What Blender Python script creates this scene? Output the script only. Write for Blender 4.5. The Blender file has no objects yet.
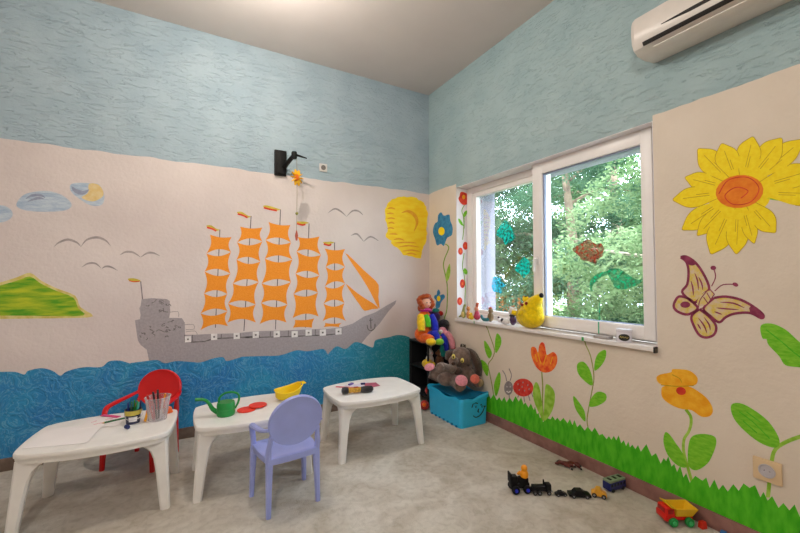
import bpy, bmesh, math, random
import numpy as np
from mathutils import Vector, Matrix, noise as mnoise
random.seed(7)
scn = bpy.context.scene
COL = scn.collection
PI = math.pi

# ------------------------------------------------------------------ camera geometry (solved from the room's edges)
FPX = 377.656; H = 1.26
YAW, PITCH, ROLL = 0.5128997, 0.030838, -0.0018123
D = 3.46873; W = 2.32413; HC = 3.3012; ZB = 2.1949; ZBB = 0.0834
XL = -2.5; YF = -2.8
cy, sy, cp, sp, cr, sr = math.cos(YAW), math.sin(YAW), math.cos(PITCH), math.sin(PITCH), math.cos(ROLL), math.sin(ROLL)
FW = Vector((sy*cp, cy*cp, sp)); R0 = Vector((cy, -sy, 0)); U0 = R0.cross(FW)
RT = cr*R0 + sr*U0; UP = -sr*R0 + cr*U0
CAM = Vector((0, 0, H))
def ray(x, y): return RT*((x-400)/FPX) - UP*((y-266.5)/FPX) + FW
def fl(x, y, z=0.0):
    d = ray(x, y); return CAM + d*((z-H)/d.z)
def bk(x, y, Y=D):
    d = ray(x, y); return CAM + d*(Y/d.y)
def rt(x, y, X=W):
    d = ray(x, y); return CAM + d*(X/d.x)

# ------------------------------------------------------------------ materials
def lin(h):
    if isinstance(h, str):
        h = h.lstrip('#'); c = [int(h[i:i+2], 16)/255 for i in (0, 2, 4)]
    else: c = h
    return tuple((v/12.92 if v <= .04045 else ((v+.055)/1.055)**2.4) for v in c)
def newmat(name):
    m = bpy.data.materials.new(name); m.use_nodes = True
    return m, m.node_tree.nodes, m.node_tree.links, m.node_tree.nodes['Principled BSDF']
CACHE = {}
def M(name, col, rough=.5, var=.06, vs=12., bump=0., bs=60., metal=0., col2=None, stretch=None, spec=.5, sub=0., sheen=0., det=3.):
    """procedural principled: noise between two tints of the colour, optional noise bump"""
    if name in CACHE: return CACHE[name]
    m, N, L, P = newmat(name)
    c = lin(col)
    a = tuple(min(1, v*(1-var)) for v in c); b = tuple(min(1, v*(1+var)) for v in c)
    if col2 is not None: a, b = c, lin(col2)
    tc = N.new('ShaderNodeTexCoord'); mp = N.new('ShaderNodeMapping')
    if stretch: mp.inputs['Scale'].default_value = stretch
    L.new(tc.outputs['Object'], mp.inputs['Vector'])
    nz = N.new('ShaderNodeTexNoise'); nz.inputs['Scale'].default_value = vs; nz.inputs['Detail'].default_value = det
    L.new(mp.outputs[0], nz.inputs['Vector'])
    rp = N.new('ShaderNodeValToRGB'); rp.color_ramp.elements[0].position = .35; rp.color_ramp.elements[1].position = .65
    rp.color_ramp.elements[0].color = (*a, 1); rp.color_ramp.elements[1].color = (*b, 1)
    L.new(nz.outputs['Fac'], rp.inputs['Fac']); L.new(rp.outputs[0], P.inputs['Base Color'])
    P.inputs['Roughness'].default_value = rough; P.inputs['Metallic'].default_value = metal
    P.inputs['Specular IOR Level'].default_value = spec
    if sub: P.inputs['Subsurface Weight'].default_value = sub; P.inputs['Subsurface Radius'].default_value = (.02, .02, .02)
    if sheen: P.inputs['Sheen Weight'].default_value = sheen
    if bump:
        n2 = N.new('ShaderNodeTexNoise'); n2.inputs['Scale'].default_value = bs; n2.inputs['Detail'].default_value = 4
        L.new(mp.outputs[0], n2.inputs['Vector'])
        bp = N.new('ShaderNodeBump'); bp.inputs['Strength'].default_value = 1; bp.inputs['Distance'].default_value = bump
        L.new(n2.outputs['Fac'], bp.inputs['Height']); L.new(bp.outputs[0], P.inputs['Normal'])
    CACHE[name] = m; return m
def plastic(name, col, rough=.35, **k): return M(name, col, rough, k.pop('var', .03), **k)
def plush(name, col, **k): return M(name, col, .95, k.pop('var', .14), k.pop('vs', 40), bump=.006, bs=140, spec=.1, sheen=.3, **k)

def wall_material(name, CREAM1, CREAM2, BLUE1, BLUE2, low=False):
    m, N, L, P = newmat(name)
    g = N.new('ShaderNodeNewGeometry'); sx = N.new('ShaderNodeSeparateXYZ'); L.new(g.outputs['Position'], sx.inputs[0])
    nz = N.new('ShaderNodeTexNoise'); nz.inputs['Scale'].default_value = 5; L.new(g.outputs['Position'], nz.inputs['Vector'])
    ma = N.new('ShaderNodeMath'); ma.operation = 'MULTIPLY_ADD'; L.new(nz.outputs['Fac'], ma.inputs[0]); ma.inputs[1].default_value = .035
    if low:   # the blue comes down to the window head between the jambs
        a1 = N.new('ShaderNodeMath'); a1.operation = 'GREATER_THAN'; L.new(sx.outputs['Y'], a1.inputs[0]); a1.inputs[1].default_value = WY0
        a2 = N.new('ShaderNodeMath'); a2.operation = 'MULTIPLY_ADD'; L.new(a1.outputs[0], a2.inputs[0]); a2.inputs[1].default_value = .06; L.new(sx.outputs['Z'], a2.inputs[2])
        a3 = N.new('ShaderNodeMath'); a3.operation = 'GREATER_THAN'; L.new(sx.outputs['Y'], a3.inputs[0]); a3.inputs[1].default_value = WY1
        a4 = N.new('ShaderNodeMath'); a4.operation = 'MULTIPLY_ADD'; L.new(a3.outputs[0], a4.inputs[0]); a4.inputs[1].default_value = -.06; L.new(a2.outputs[0], a4.inputs[2])
        L.new(a4.outputs[0], ma.inputs[2])
    else: L.new(sx.outputs['Z'], ma.inputs[2])
    gt = N.new('ShaderNodeMath'); gt.operation = 'GREATER_THAN'; gt.inputs[1].default_value = ZB+.0175; L.new(ma.outputs[0], gt.inputs[0])
    # tints
    def tint(c1, c2, sc):
        n = N.new('ShaderNodeTexNoise'); n.inputs['Scale'].default_value = sc; n.inputs['Detail'].default_value = 5
        L.new(g.outputs['Position'], n.inputs['Vector'])
        r = N.new('ShaderNodeValToRGB'); r.color_ramp.elements[0].color = (*lin(c1), 1); r.color_ramp.elements[1].color = (*lin(c2), 1)
        r.color_ramp.elements[0].position = .3; r.color_ramp.elements[1].position = .7
        L.new(n.outputs['Fac'], r.inputs[0]); return r
    cr_ = tint(CREAM1, CREAM2, 2.2); bl = tint(BLUE1, BLUE2, 3.5)
    mx = N.new('ShaderNodeMix'); mx.data_type = 'RGBA'; L.new(gt.outputs[0], mx.inputs['Factor'])
    L.new(cr_.outputs[0], mx.inputs['A']); L.new(bl.outputs[0], mx.inputs['B'])
    L.new(mx.outputs['Result'], P.inputs['Base Color']); P.inputs['Roughness'].default_value = .8; P.inputs['Specular IOR Level'].default_value = .25
    # relief: trowelled horizontal ripples on the blue render, fine stipple on the cream
    mp = N.new('ShaderNodeMapping'); mp.inputs['Scale'].default_value = (8, 8, 26); L.new(g.outputs['Position'], mp.inputs['Vector'])
    n1 = N.new('ShaderNodeTexNoise'); n1.inputs['Scale'].default_value = 1.5; n1.inputs['Detail'].default_value = 5; n1.inputs['Distortion'].default_value = 1.2
    L.new(mp.outputs[0], n1.inputs['Vector'])
    rg = N.new('ShaderNodeValToRGB'); e = rg.color_ramp.elements; e[0].position = .36; e[0].color = (0, 0, 0, 1); e[1].position = .62; e[1].color = (1, 1, 1, 1)
    k = rg.color_ramp.elements.new(.45); k.color = (.75, .75, .75, 1); 
    L.new(n1.outputs['Fac'], rg.inputs[0])
    n2 = N.new('ShaderNodeTexNoise'); n2.inputs['Scale'].default_value = 42; n2.inputs['Detail'].default_value = 4; L.new(g.outputs['Position'], n2.inputs['Vector'])
    b1 = N.new('ShaderNodeBump'); b1.inputs['Distance'].default_value = .004; L.new(rg.outputs[0], b1.inputs['Height']); L.new(gt.outputs[0], b1.inputs['Strength'])
    b2 = N.new('ShaderNodeBump'); b2.inputs['Distance'].default_value = .0035; b2.inputs['Strength'].default_value = .8; L.new(n2.outputs['Fac'], b2.inputs['Height']); L.new(b1.outputs[0], b2.inputs['Normal'])
    L.new(b2.outputs[0], P.inputs['Normal'])
    return m
CREAM1, CREAM2 = '#d8cdc8', '#e4dad4'
BLUE1, BLUE2 = '#9aadb8', '#a8b9c2'

def floor_material():
    m, N, L, P = newmat('floor_carpet')
    g = N.new('ShaderNodeNewGeometry')
    def nz(sc, det, dist=0):
        n = N.new('ShaderNodeTexNoise'); n.inputs['Scale'].default_value = sc; n.inputs['Detail'].default_value = det; n.inputs['Distortion'].default_value = dist
        L.new(g.outputs['Position'], n.inputs['Vector']); return n
    a = nz(3.2, 6, 1.5); b = nz(28, 5, .6); c = nz(220, 2)
    r = N.new('ShaderNodeValToRGB'); r.color_ramp.elements[0].color = (*lin('#b3aa9c'), 1); r.color_ramp.elements[1].color = (*lin('#c9c3b8'), 1)
    r.color_ramp.elements[0].position = .35; r.color_ramp.elements[1].position = .62
    L.new(a.outputs['Fac'], r.inputs[0])
    r2 = N.new('ShaderNodeValToRGB'); r2.color_ramp.elements[0].color = (.84, .83, .81, 1); r2.color_ramp.elements[1].color = (1.06, 1.06, 1.06, 1)
    r2.color_ramp.elements[0].position = .3; r2.color_ramp.elements[1].position = .55
    L.new(b.outputs['Fac'], r2.inputs[0])
    mx = N.new('ShaderNodeMix'); mx.data_type = 'RGBA'; mx.blend_type = 'MULTIPLY'; mx.inputs['Factor'].default_value = .75
    L.new(r.outputs[0], mx.inputs['A']); L.new(r2.outputs[0], mx.inputs['B']); L.new(mx.outputs['Result'], P.inputs['Base Color'])
    P.inputs['Roughness'].default_value = .9; P.inputs['Specular IOR Level'].default_value = .15
    bp = N.new('ShaderNodeBump'); bp.inputs['Distance'].default_value = .004; L.new(c.outputs['Fac'], bp.inputs['Height']); L.new(bp.outputs[0], P.inputs['Normal'])
    return m

def sea_material():
    m, N, L, P = newmat('sea_paint')
    g = N.new('ShaderNodeNewGeometry')
    n = N.new('ShaderNodeTexNoise'); n.inputs['Scale'].default_value = 3.0; n.inputs['Detail'].default_value = 5; n.inputs['Distortion'].default_value = 1.0
    L.new(g.outputs['Position'], n.inputs['Vector'])
    r = N.new('ShaderNodeValToRGB'); e = r.color_ramp.elements
    e[0].position = .3; e[0].color = (*lin('#2074b4'), 1); e[1].position = .7; e[1].color = (*lin('#248cb8'), 1)
    L.new(n.outputs['Fac'], r.inputs[0])
    # greener water to the right, deeper blue low down
    sx = N.new('ShaderNodeSeparateXYZ'); L.new(g.outputs['Position'], sx.inputs[0])
    mr = N.new('ShaderNodeMapRange'); mr.inputs['From Min'].default_value = .9; mr.inputs['From Max'].default_value = 2.0; L.new(sx.outputs['X'], mr.inputs['Value'])
    mx = N.new('ShaderNodeMix'); mx.data_type = 'RGBA'; L.new(mr.outputs[0], mx.inputs['Factor']); L.new(r.outputs[0], mx.inputs['A']); mx.inputs['B'].default_value = (*lin('#1c8a92'), 1)
    mr2 = N.new('ShaderNodeMapRange'); mr2.inputs['From Min'].default_value = .55; mr2.inputs['From Max'].default_value = .85; mr2.inputs['To Max'].default_value = .55; L.new(sx.outputs['Z'], mr2.inputs['Value'])
    mx2 = N.new('ShaderNodeMix'); mx2.data_type = 'RGBA'; L.new(mr2.outputs[0], mx2.inputs['Factor']); L.new(mx.outputs['Result'], mx2.inputs['A']); mx2.inputs['B'].default_value = (*lin('#2797a6'), 1)
    # pale scratched swirls
    v = N.new('ShaderNodeTexNoise'); v.inputs['Scale'].default_value = 8; v.inputs['Detail'].default_value = 3; v.inputs['Distortion'].default_value = 3.5
    L.new(g.outputs['Position'], v.inputs['Vector'])
    sw = N.new('ShaderNodeValToRGB'); q = sw.color_ramp.elements; q[0].position = .47; q[0].color = (0, 0, 0, 1); q[1].position = .5; q[1].color = (1, 1, 1, 1)
    k = sw.color_ramp.elements.new(.53); k.color = (0, 0, 0, 1)
    L.new(v.outputs['Fac'], sw.inputs[0])
    mu = N.new('ShaderNodeMath'); mu.operation = 'MULTIPLY'; mu.inputs[1].default_value = .5; L.new(sw.outputs[0], mu.inputs[0])
    mx3 = N.new('ShaderNodeMix'); mx3.data_type = 'RGBA'; L.new(mu.outputs[0], mx3.inputs['Factor']); L.new(mx2.outputs['Result'], mx3.inputs['A']); mx3.inputs['B'].default_value = (*lin('#7db9cf'), 1)
    L.new(mx3.outputs['Result'], P.inputs['Base Color']); P.inputs['Roughness'].default_value = .5
    bp = N.new('ShaderNodeBump'); bp.inputs['Distance'].default_value = .014; L.new(v.outputs['Fac'], bp.inputs['Height']); L.new(bp.outputs[0], P.inputs['Normal'])
    return m

def glass_material(name, tint=(1, 1, 1), amount=.06, rough=0.0):
    m = bpy.data.materials.new(name); m.use_nodes = True; N = m.node_tree.nodes; L = m.node_tree.links; N.clear()
    o = N.new('ShaderNodeOutputMaterial'); t = N.new('ShaderNodeBsdfTransparent'); t.inputs[0].default_value = (*tint, 1)
    gl = N.new('ShaderNodeBsdfGlossy'); gl.inputs['Roughness'].default_value = rough
    fr = N.new('ShaderNodeFresnel'); fr.inputs[0].default_value = 1.35
    ad = N.new('ShaderNodeMath'); ad.operation = 'MULTIPLY_ADD'; ad.inputs[1].default_value = .6; ad.inputs[2].default_value = amount*.2
    L.new(fr.outputs[0], ad.inputs[0])
    mx = N.new('ShaderNodeMixShader'); L.new(ad.outputs[0], mx.inputs[0]); L.new(t.outputs[0], mx.inputs[1]); L.new(gl.outputs[0], mx.inputs[2]); L.new(mx.outputs[0], o.inputs[0])
    return m
def film_material(name, col, alpha):
    """thin see-through paint: blotchy translucent film"""
    m = bpy.data.materials.new(name); m.use_nodes = True; N = m.node_tree.nodes; L = m.node_tree.links; N.clear()
    o = N.new('ShaderNodeOutputMaterial'); t = N.new('ShaderNodeBsdfTransparent'); c = lin(col)
    tl = N.new('ShaderNodeBsdfTranslucent'); tl.inputs[0].default_value = (*c, 1); df = N.new('ShaderNodeBsdfDiffuse'); df.inputs[0].default_value = (*c, 1)
    t.inputs[0].default_value = (*[.35+.65*v for v in c], 1)
    a = N.new('ShaderNodeMixShader'); a.inputs[0].default_value = .4; L.new(tl.outputs[0], a.inputs[1]); L.new(df.outputs[0], a.inputs[2])
    g = N.new('ShaderNodeTexCoord'); n = N.new('ShaderNodeTexNoise'); n.inputs['Scale'].default_value = 45; n.inputs['Detail'].default_value = 4; L.new(g.outputs['Object'], n.inputs['Vector'])
    mr = N.new('ShaderNodeMapRange'); mr.inputs['From Min'].default_value = .35; mr.inputs['From Max'].default_value = .65; mr.inputs['To Min'].default_value = alpha*.1; mr.inputs['To Max'].default_value = alpha
    L.new(n.outputs['Fac'], mr.inputs['Value'])
    x = N.new('ShaderNodeMixShader'); L.new(mr.outputs[0], x.inputs[0]); L.new(t.outputs[0], x.inputs[1]); L.new(a.outputs[0], x.inputs[2]); L.new(x.outputs[0], o.inputs[0])
    return m
def leaf_material(name, c1, c2):
    m = bpy.data.materials.new(name); m.use_nodes = True; N = m.node_tree.nodes; L = m.node_tree.links; N.clear()
    o = N.new('ShaderNodeOutputMaterial'); g = N.new('ShaderNodeTexCoord'); n = N.new('ShaderNodeTexNoise'); n.inputs['Scale'].default_value = 2.5; n.inputs['Detail'].default_value = 6
    L.new(g.outputs['Object'], n.inputs['Vector']); r = N.new('ShaderNodeValToRGB'); r.color_ramp.elements[0].position = .38; r.color_ramp.elements[1].position = .62
    r.color_ramp.elements[0].color = (*lin(c1), 1); r.color_ramp.elements[1].color = (*lin(c2), 1); L.new(n.outputs['Fac'], r.inputs[0])
    d = N.new('ShaderNodeBsdfDiffuse'); t = N.new('ShaderNodeBsdfTranslucent'); L.new(r.outputs[0], d.inputs[0]); L.new(r.outputs[0], t.inputs[0])
    x = N.new('ShaderNodeMixShader'); x.inputs[0].default_value = .45; L.new(d.outputs[0], x.inputs[1]); L.new(t.outputs[0], x.inputs[2]); L.new(x.outputs[0], o.inputs[0])
    return m

# ------------------------------------------------------------------ mesh builder
def rotm(rx=0, ry=0, rz=0): return Matrix.Rotation(rz, 3, 'Z') @ Matrix.Rotation(ry, 3, 'Y') @ Matrix.Rotation(rx, 3, 'X')
class G:
    def __init__(s): s.v = []; s.f = []; s.m = []
    def add(s, vs, fs, mi=0):
        o = len(s.v); s.v += [tuple(v) for v in vs]; s.f += [tuple(i+o for i in f) for f in fs]; s.m += [mi]*len(fs); return s
    def box(s, c, d, r=None, mi=0, bev=0.0, taper=1.0):
        c = Vector(c); hx, hy, hz = d[0]/2, d[1]/2, d[2]/2
        if bev > 0:
            bev = min(bev, hx*.95, hy*.95, hz*.95)
            bm = bmesh.new(); bmesh.ops.create_cube(bm, size=1)
            for v in bm.verts:
                t = taper if v.co.z > 0 else 1
                v.co = Vector((v.co.x*d[0]*t, v.co.y*d[1]*t, v.co.z*d[2]))
            bmesh.ops.bevel(bm, geom=bm.edges[:], offset=bev, segments=2, profile=.6, affect='EDGES')
            bm.verts.index_update()
            vs = [v.co.copy() for v in bm.verts]; fs = [[v.index for v in f.verts] for f in bm.faces]; bm.free()
        else:
            vs = [Vector((x*hx*(taper if z > 0 else 1), y*hy*(taper if z > 0 else 1), z*hz)) for z in (-1, 1) for y in (-1, 1) for x in (-1, 1)]
            fs = [(0, 2, 3, 1), (4, 5, 7, 6), (0, 1, 5, 4), (2, 6, 7, 3), (0, 4, 6, 2), (1, 3, 7, 5)]
        if r is not None: vs = [r @ v for v in vs]
        return s.add([v+c for v in vs], fs, mi)
    def rings(s, rings, cap=(True, True), mi=0, closed=False):
        n = len(rings[0]); vs = [p for r in rings for p in r]; fs = []
        k = len(rings)
        for i in range(k if closed else k-1):
            j = (i+1) % k
            for a in range(n):
                b = (a+1) % n; fs.append((i*n+a, i*n+b, j*n+b, j*n+a))
        if not closed:
            if cap[0]: fs.append(tuple(range(n-1, -1, -1)))
            if cap[1]: fs.append(tuple((k-1)*n+a for a in range(n)))
        return s.add(vs, fs, mi)
    def tube(s, path, rad, seg=10, cap=True, mi=0, flat=1.0, smooth=0):
        P = [Vector(p) for p in path]
        if smooth: 
            if not hasattr(rad, '__len__'): rad = [rad]*len(P)
            P, rad = catmull(P, rad, smooth)
        if not hasattr(rad, '__len__'): rad = [rad]*len(P)
        t0 = (P[1]-P[0]).normalized(); up = Vector((0, 0, 1)) if abs(t0.z) < .9 else Vector((0, 1, 0))
        a = t0.cross(up).normalized(); rings = []
        for i, p in enumerate(P):
            t = ((P[min(i+1, len(P)-1)]-P[max(i-1, 0)])).normalized()
            a = (a - t*a.dot(t)).normalized(); b = t.cross(a)
            rings.append([p + a*math.cos(q)*rad[i] + b*math.sin(q)*rad[i]*flat for q in (2*PI*k/seg for k in range(seg))])
        return s.rings(rings, (cap, cap), mi)
    def lathe(s, prof, seg=24, c=(0, 0, 0), r=None, mi=0, cap=(True, True), sx=1., sy=1.):
        c = Vector(c); rings = []
        for (rr, z) in prof:
            ring = [Vector((rr*math.cos(q)*sx, rr*math.sin(q)*sy, z)) for q in (2*PI*k/seg for k in range(seg))]
            if r is not None: ring = [r @ v for v in ring]
            rings.append([v+c for v in ring])
        return s.rings(rings, cap, mi)
    def ell(s, c, r, rot=None, seg=18, rg=11, mi=0):
        if not hasattr(r, '__len__'): r = (r, r, r)
        prof = []
        c = Vector(c); rings = []
        for i in range(rg+1):
            th = PI*(i+.0)/rg; th = min(max(th, .04), PI-.04)
            ring = [Vector((r[0]*math.sin(th)*math.cos(q), r[1]*math.sin(th)*math.sin(q), -r[2]*math.cos(th))) for q in (2*PI*k/seg for k in range(seg))]
            if rot is not None: ring = [rot @ v for v in ring]
            rings.append([v+c for v in ring])
        return s.rings(rings, (True, True), mi)
    def prism(s, poly, axis, a, b, mi=0):
        """extrude 2-D poly along axis (0,1,2) from a to b"""
        def P(u, v, w): return {0: (w, u, v), 1: (u, w, v), 2: (u, v, w)}[axis]
        return s.rings([[Vector(P(u, v, a)) for u, v in poly], [Vector(P(u, v, b)) for u, v in poly]], (True, True), mi)
def catmull(P, rad, n):
    out, ro = [], []
    for i in range(len(P)-1):
        p0, p1, p2, p3 = P[max(i-1, 0)], P[i], P[i+1], P[min(i+2, len(P)-1)]
        for k in range(n):
            t = k/n; t2 = t*t; t3 = t2*t
            out.append(.5*((2*p1)+(p2-p0)*t+(2*p0-5*p1+4*p2-p3)*t2+(3*p1-p0-3*p2+p3)*t3)); ro.append(rad[i]*(1-t)+rad[i+1]*t)
    out.append(P[-1]); ro.append(rad[-1]); return out, ro
def curve2(pts, n=5, closed=True):
    """Catmull-Rom through 2-D points"""
    P = [Vector((p[0], p[1], 0)) for p in pts]; out = []; k = len(P)
    rng = range(k) if closed else range(k-1)
    for i in rng:
        if closed: p0, p1, p2, p3 = P[i-1], P[i], P[(i+1) % k], P[(i+2) % k]
        else: p0, p1, p2, p3 = P[max(i-1, 0)], P[i], P[i+1], P[min(i+2, k-1)]
        for j in range(n):
            t = j/n; t2 = t*t; t3 = t2*t
            q = .5*((2*p1)+(p2-p0)*t+(2*p0-5*p1+4*p2-p3)*t2+(3*p1-p0-3*p2+p3)*t3); out.append((q.x, q.y))
    if not closed: out.append(tuple(pts[-1]))
    return out
def obj(name, g, mats, parent=None, smooth=True, loc=None, angle=35, fix=True):
    me = bpy.data.meshes.new(name)
    if isinstance(g, G):
        me.from_pydata(g.v, [], g.f); me.polygons.foreach_set('material_index', g.m)
        if fix:
            bm = bmesh.new(); bm.from_mesh(me); bmesh.ops.recalc_face_normals(bm, faces=bm.faces); bm.to_mesh(me); bm.free()
    else: me = g; me.name = name
    if not isinstance(mats, (list, tuple)): mats = [mats]
    me.materials.clear()
    for m in mats: me.materials.append(m)
    if smooth:
        me.polygons.foreach_set('use_smooth', [True]*len(me.polygons)); me.set_sharp_from_angle(angle=math.radians(angle))
    me.update()
    o = bpy.data.objects.new(name, me); COL.objects.link(o)
    if parent is not None: o.parent = parent
    if loc is not None: o.location = loc
    return o
def fuse(g, voxel=.006, sm=6):
    """one continuous skin over overlapping volumes"""
    o = obj('tmp', g, [M('tmp', '#888888')], smooth=False)
    r = o.modifiers.new('r', 'REMESH'); r.mode = 'VOXEL'; r.voxel_size = voxel
    s = o.modifiers.new('s', 'SMOOTH'); s.iterations = sm; s.factor = .5
    me = bpy.data.meshes.new_from_object(o.evaluated_get(bpy.context.evaluated_depsgraph_get()))
    bpy.data.objects.remove(o, do_unlink=True)
    return me
def tag(o, label=None, cat=None, group=None, kind=None):
    if label: o['label'] = label
    if cat: o['category'] = cat
    if group: o['group'] = group
    if kind: o['kind'] = kind
    return o
def thing(name, label, cat, loc=(0, 0, 0), rz=0., group=None, rx=0., ry=0.):
    o = bpy.data.objects.new(name, None); COL.objects.link(o); o.empty_display_size = .05
    o.location = loc; o.rotation_euler = (rx, ry, rz); return tag(o, label, cat, group)
def struct(name, g, mat, parent=None, **k):
    o = obj(name, g, mat, parent, **k); o['kind'] = 'structure'; return o
def copy_tree(o, parent=None):
    c = o.copy(); COL.objects.link(c)
    if parent is not None: c.parent = parent
    for ch in list(o.children): copy_tree(ch, c)
    return c

# ------------------------------------------------------------------ the room
WY0, WY1, WZ0, WZ1, WT = 1.158, 2.984, .868, 2.163, .51
MW = wall_material('wall_paint', '#cfc2be', '#dbcfca', '#9aadb8', '#a8b9c2'); MWR = wall_material('side_wall_light_tint', '#d6c9b8', '#e1d5c5', '#9ab2b6', '#a8bdbf', True); MFLOOR = floor_material()  # right wall: same paint, yellower and greener light put into its colours
MCEIL = M('ceiling_paint', '#cfc6c1', .9, .02, 3)
struct('floor', G().box(((XL+W)/2, (YF+D)/2, -.05), (W-XL, D-YF, .1)), MFLOOR, smooth=False)
struct('ceiling', G().box(((XL+W)/2, (YF+D)/2, HC+.05), (W-XL+.4, D-YF+.4, .1)), MCEIL, smooth=False)
wall_back = struct('wall_back', G().box(((XL+W)/2, D+.1, HC/2), (W-XL+.2, .2, HC)), MW, smooth=False)
wall_left = struct('wall_left', G().box((XL-.1, (YF+D)/2, HC/2), (.2, D-YF, HC)), MW, smooth=False)
wall_front = struct('wall_front', G().box(((XL+W)/2, YF-.1, HC/2), (W-XL, .2, HC)), MW, smooth=False)
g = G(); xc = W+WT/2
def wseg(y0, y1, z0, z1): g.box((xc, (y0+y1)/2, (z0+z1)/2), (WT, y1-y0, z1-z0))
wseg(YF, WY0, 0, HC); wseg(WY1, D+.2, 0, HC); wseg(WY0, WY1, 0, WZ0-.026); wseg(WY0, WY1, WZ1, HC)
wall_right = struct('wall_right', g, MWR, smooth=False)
MREV = M('reveal_plaster', '#e3dfe2', .8, .03, 6, bump=.002, bs=50)
g = G()
XS = 2.54
def lining(x0, x1):
    g = G(); xm, xw = (x0+x1)/2, x1-x0
    g.box((xm, WY1-.002, (WZ0+WZ1)/2), (xw, .004, WZ1-WZ0)); g.box((xm, WY0+.002, (WZ0+WZ1)/2), (xw, .004, WZ1-WZ0))
    g.box((xm, (WY0+WY1)/2, WZ1-.002), (xw, WY1-WY0-.008, .004)); return g
reveal = struct('trim_1', lining(W+.001, XS), MREV, smooth=False)
tag(struct('trim_2', lining(XS, W+WT-.001), M('outer_reveal_plaster', '#86838f', .85, .04, 8, bump=.003, bs=50), smooth=False), 'greyish rendered outer window reveal seen through the left pane')
tag(reveal, 'white plastered window reveal with red painted flowers')
MBB = M('baseboard_tile', '#7a544c', .45, 0, 14, col2='#946a61', bump=.0015, bs=60)
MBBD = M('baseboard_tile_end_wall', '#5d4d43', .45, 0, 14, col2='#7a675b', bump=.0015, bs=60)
struct('baseboard_back', G().box(((XL+W)/2, D-.006, ZBB/2), (W-XL, .012, ZBB), bev=.003), MBBD)
struct('baseboard_right', G().box((W-.006, (YF+D-.012)/2, ZBB/2), (.012, D-.012-YF, ZBB), bev=.003), MBB)

# ------------------------------------------------------------------ wall paintings
LAY = {'n': 0}
def P_back(off): return lambda x, y: bk(x, y, D-off)
def P_right(off): return lambda x, y: rt(x, y, W-off)
def paint(name, proj, polys, mat, parent, off, smooth_n=5, label=None):
    f = proj(off); g = G()
    for p in polys:
        q = curve2(p, smooth_n) if smooth_n else p
        # drop near-duplicates
        g.add([f(*a) for a in q], [tuple(range(len(q)))])
    o = obj(name, g, mat, parent, smooth=False, fix=False)
    flip(o, proj)
    if label: o['label'] = label
    return o
def flip(o, proj):
    me = o.data; want = Vector((0, -1, 0)) if proj is P_back else Vector((-1, 0, 0))
    bm = bmesh.new(); bm.from_mesh(me); bm.normal_update()
    for f in bm.faces:
        if f.normal.dot(want) < 0: f.normal_flip()
    bm.to_mesh(me); bm.free()
def strip_poly(pts, w, n=5, taper=False):
    q = curve2(pts, n, closed=False) if n else list(pts); A, B = [], []; k = len(q)
    for i, p in enumerate(q):
        a, b = q[max(i-1, 0)], q[min(i+1, k-1)]; dx, dy = b[0]-a[0], b[1]-a[1]; l = math.hypot(dx, dy) or 1
        ww = w/2*(1 if not taper else max(.15, math.sin(PI*(i+.5)/k)))
        A.append((p[0]-dy/l*ww, p[1]+dx/l*ww)); B.append((p[0]+dy/l*ww, p[1]-dx/l*ww))
    return A, B
def strokes(name, proj, lines, w, mat, parent, off, n=5, taper=False, label=None):
    f = proj(off); g = G()
    for pts in lines:
        A, B = strip_poly(pts, w, n, taper); k = len(A)
        g.add([f(*a) for a in A]+[f(*b) for b in B], [(i, i+1, k+i+1, k+i) for i in range(k-1)])
    o = obj(name, g, mat, parent, smooth=False, fix=False); flip(o, proj)
    if label: o['label'] = label
    return o
def Z(ox, oy, s): return lambda pts: [(ox+x/s, oy+y/s) for x, y in pts]
def petal_poly(c, tip, w, pinch=.35):
    dx, dy = tip[0]-c[0], tip[1]-c[1]; nx, ny = -dy, dx; l = math.hypot(dx, dy); nx /= l; ny /= l
    P = []
    for t, k in ((0, .15), (.3, .62), (.55, .95), (.75, .85), (.92, .35)): P.append((c[0]+dx*t+nx*w/2*k, c[1]+dy*t+ny*w/2*k))
    P.append(tip)
    for t, k in ((.92, .35), (.75, .85), (.55, .95), (.3, .62), (0, .15)): P.append((c[0]+dx*t-nx*w/2*k, c[1]+dy*t-ny*w/2*k))
    return P
def oval(c, rx, ry, rot=0, n=20):
    return [(c[0]+rx*math.cos(t)*math.cos(rot)-ry*math.sin(t)*math.sin(rot), c[1]+rx*math.cos(t)*math.sin(rot)+ry*math.sin(t)*math.cos(rot)) for t in (2*PI*k/n for k in range(n))]
def PM(name, a, b, vs=25, stretch=None): return M(name, a, .6, 0, vs, col2=b, stretch=stretch, bump=.002, bs=70, spec=.3)
p_grey = PM('grey_paint', '#9c9497', '#a69e9f', 60); p_dark = PM('charcoal_paint', '#55504f', '#7a7472'); p_line = PM('line_paint', '#7b7375', '#948b8b')
p_orange = PM('orange_paint', '#ea8a1c', '#f29a30', 120); p_yellow = PM('yellow_paint', '#f2d408', '#f7df20', 60); p_red = PM('red_paint', '#c3301f', '#e0452c', 30)
p_white = PM('white_paint', '#d8d3d0', '#ebe7e4'); p_gull = PM('gull_paint', '#948a88', '#a89d99')
p_cloud = PM('cloud_paint', '#9fb1c6', '#bfcbd4', 18, (1, 1, 4)); p_cloudy = PM('cloud_yellow_paint', '#d7b876', '#dcc795'); p_cloudd = PM('cloud_shadow_paint', '#8a8fa5', '#9aa0b2')
p_isl = PM('island_paint', '#4f9a1b', '#b9c42a', 6, (1, 1, 6)); p_islb = PM('island_sand_paint', '#c9b45e', '#dccf8a')
p_sun = PM('sun_paint', '#f4c817', '#f9d92f', 9, (1, 1, 3)); p_suno = PM('sun_orange_paint', '#e39a1c', '#eaa92c')
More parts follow.
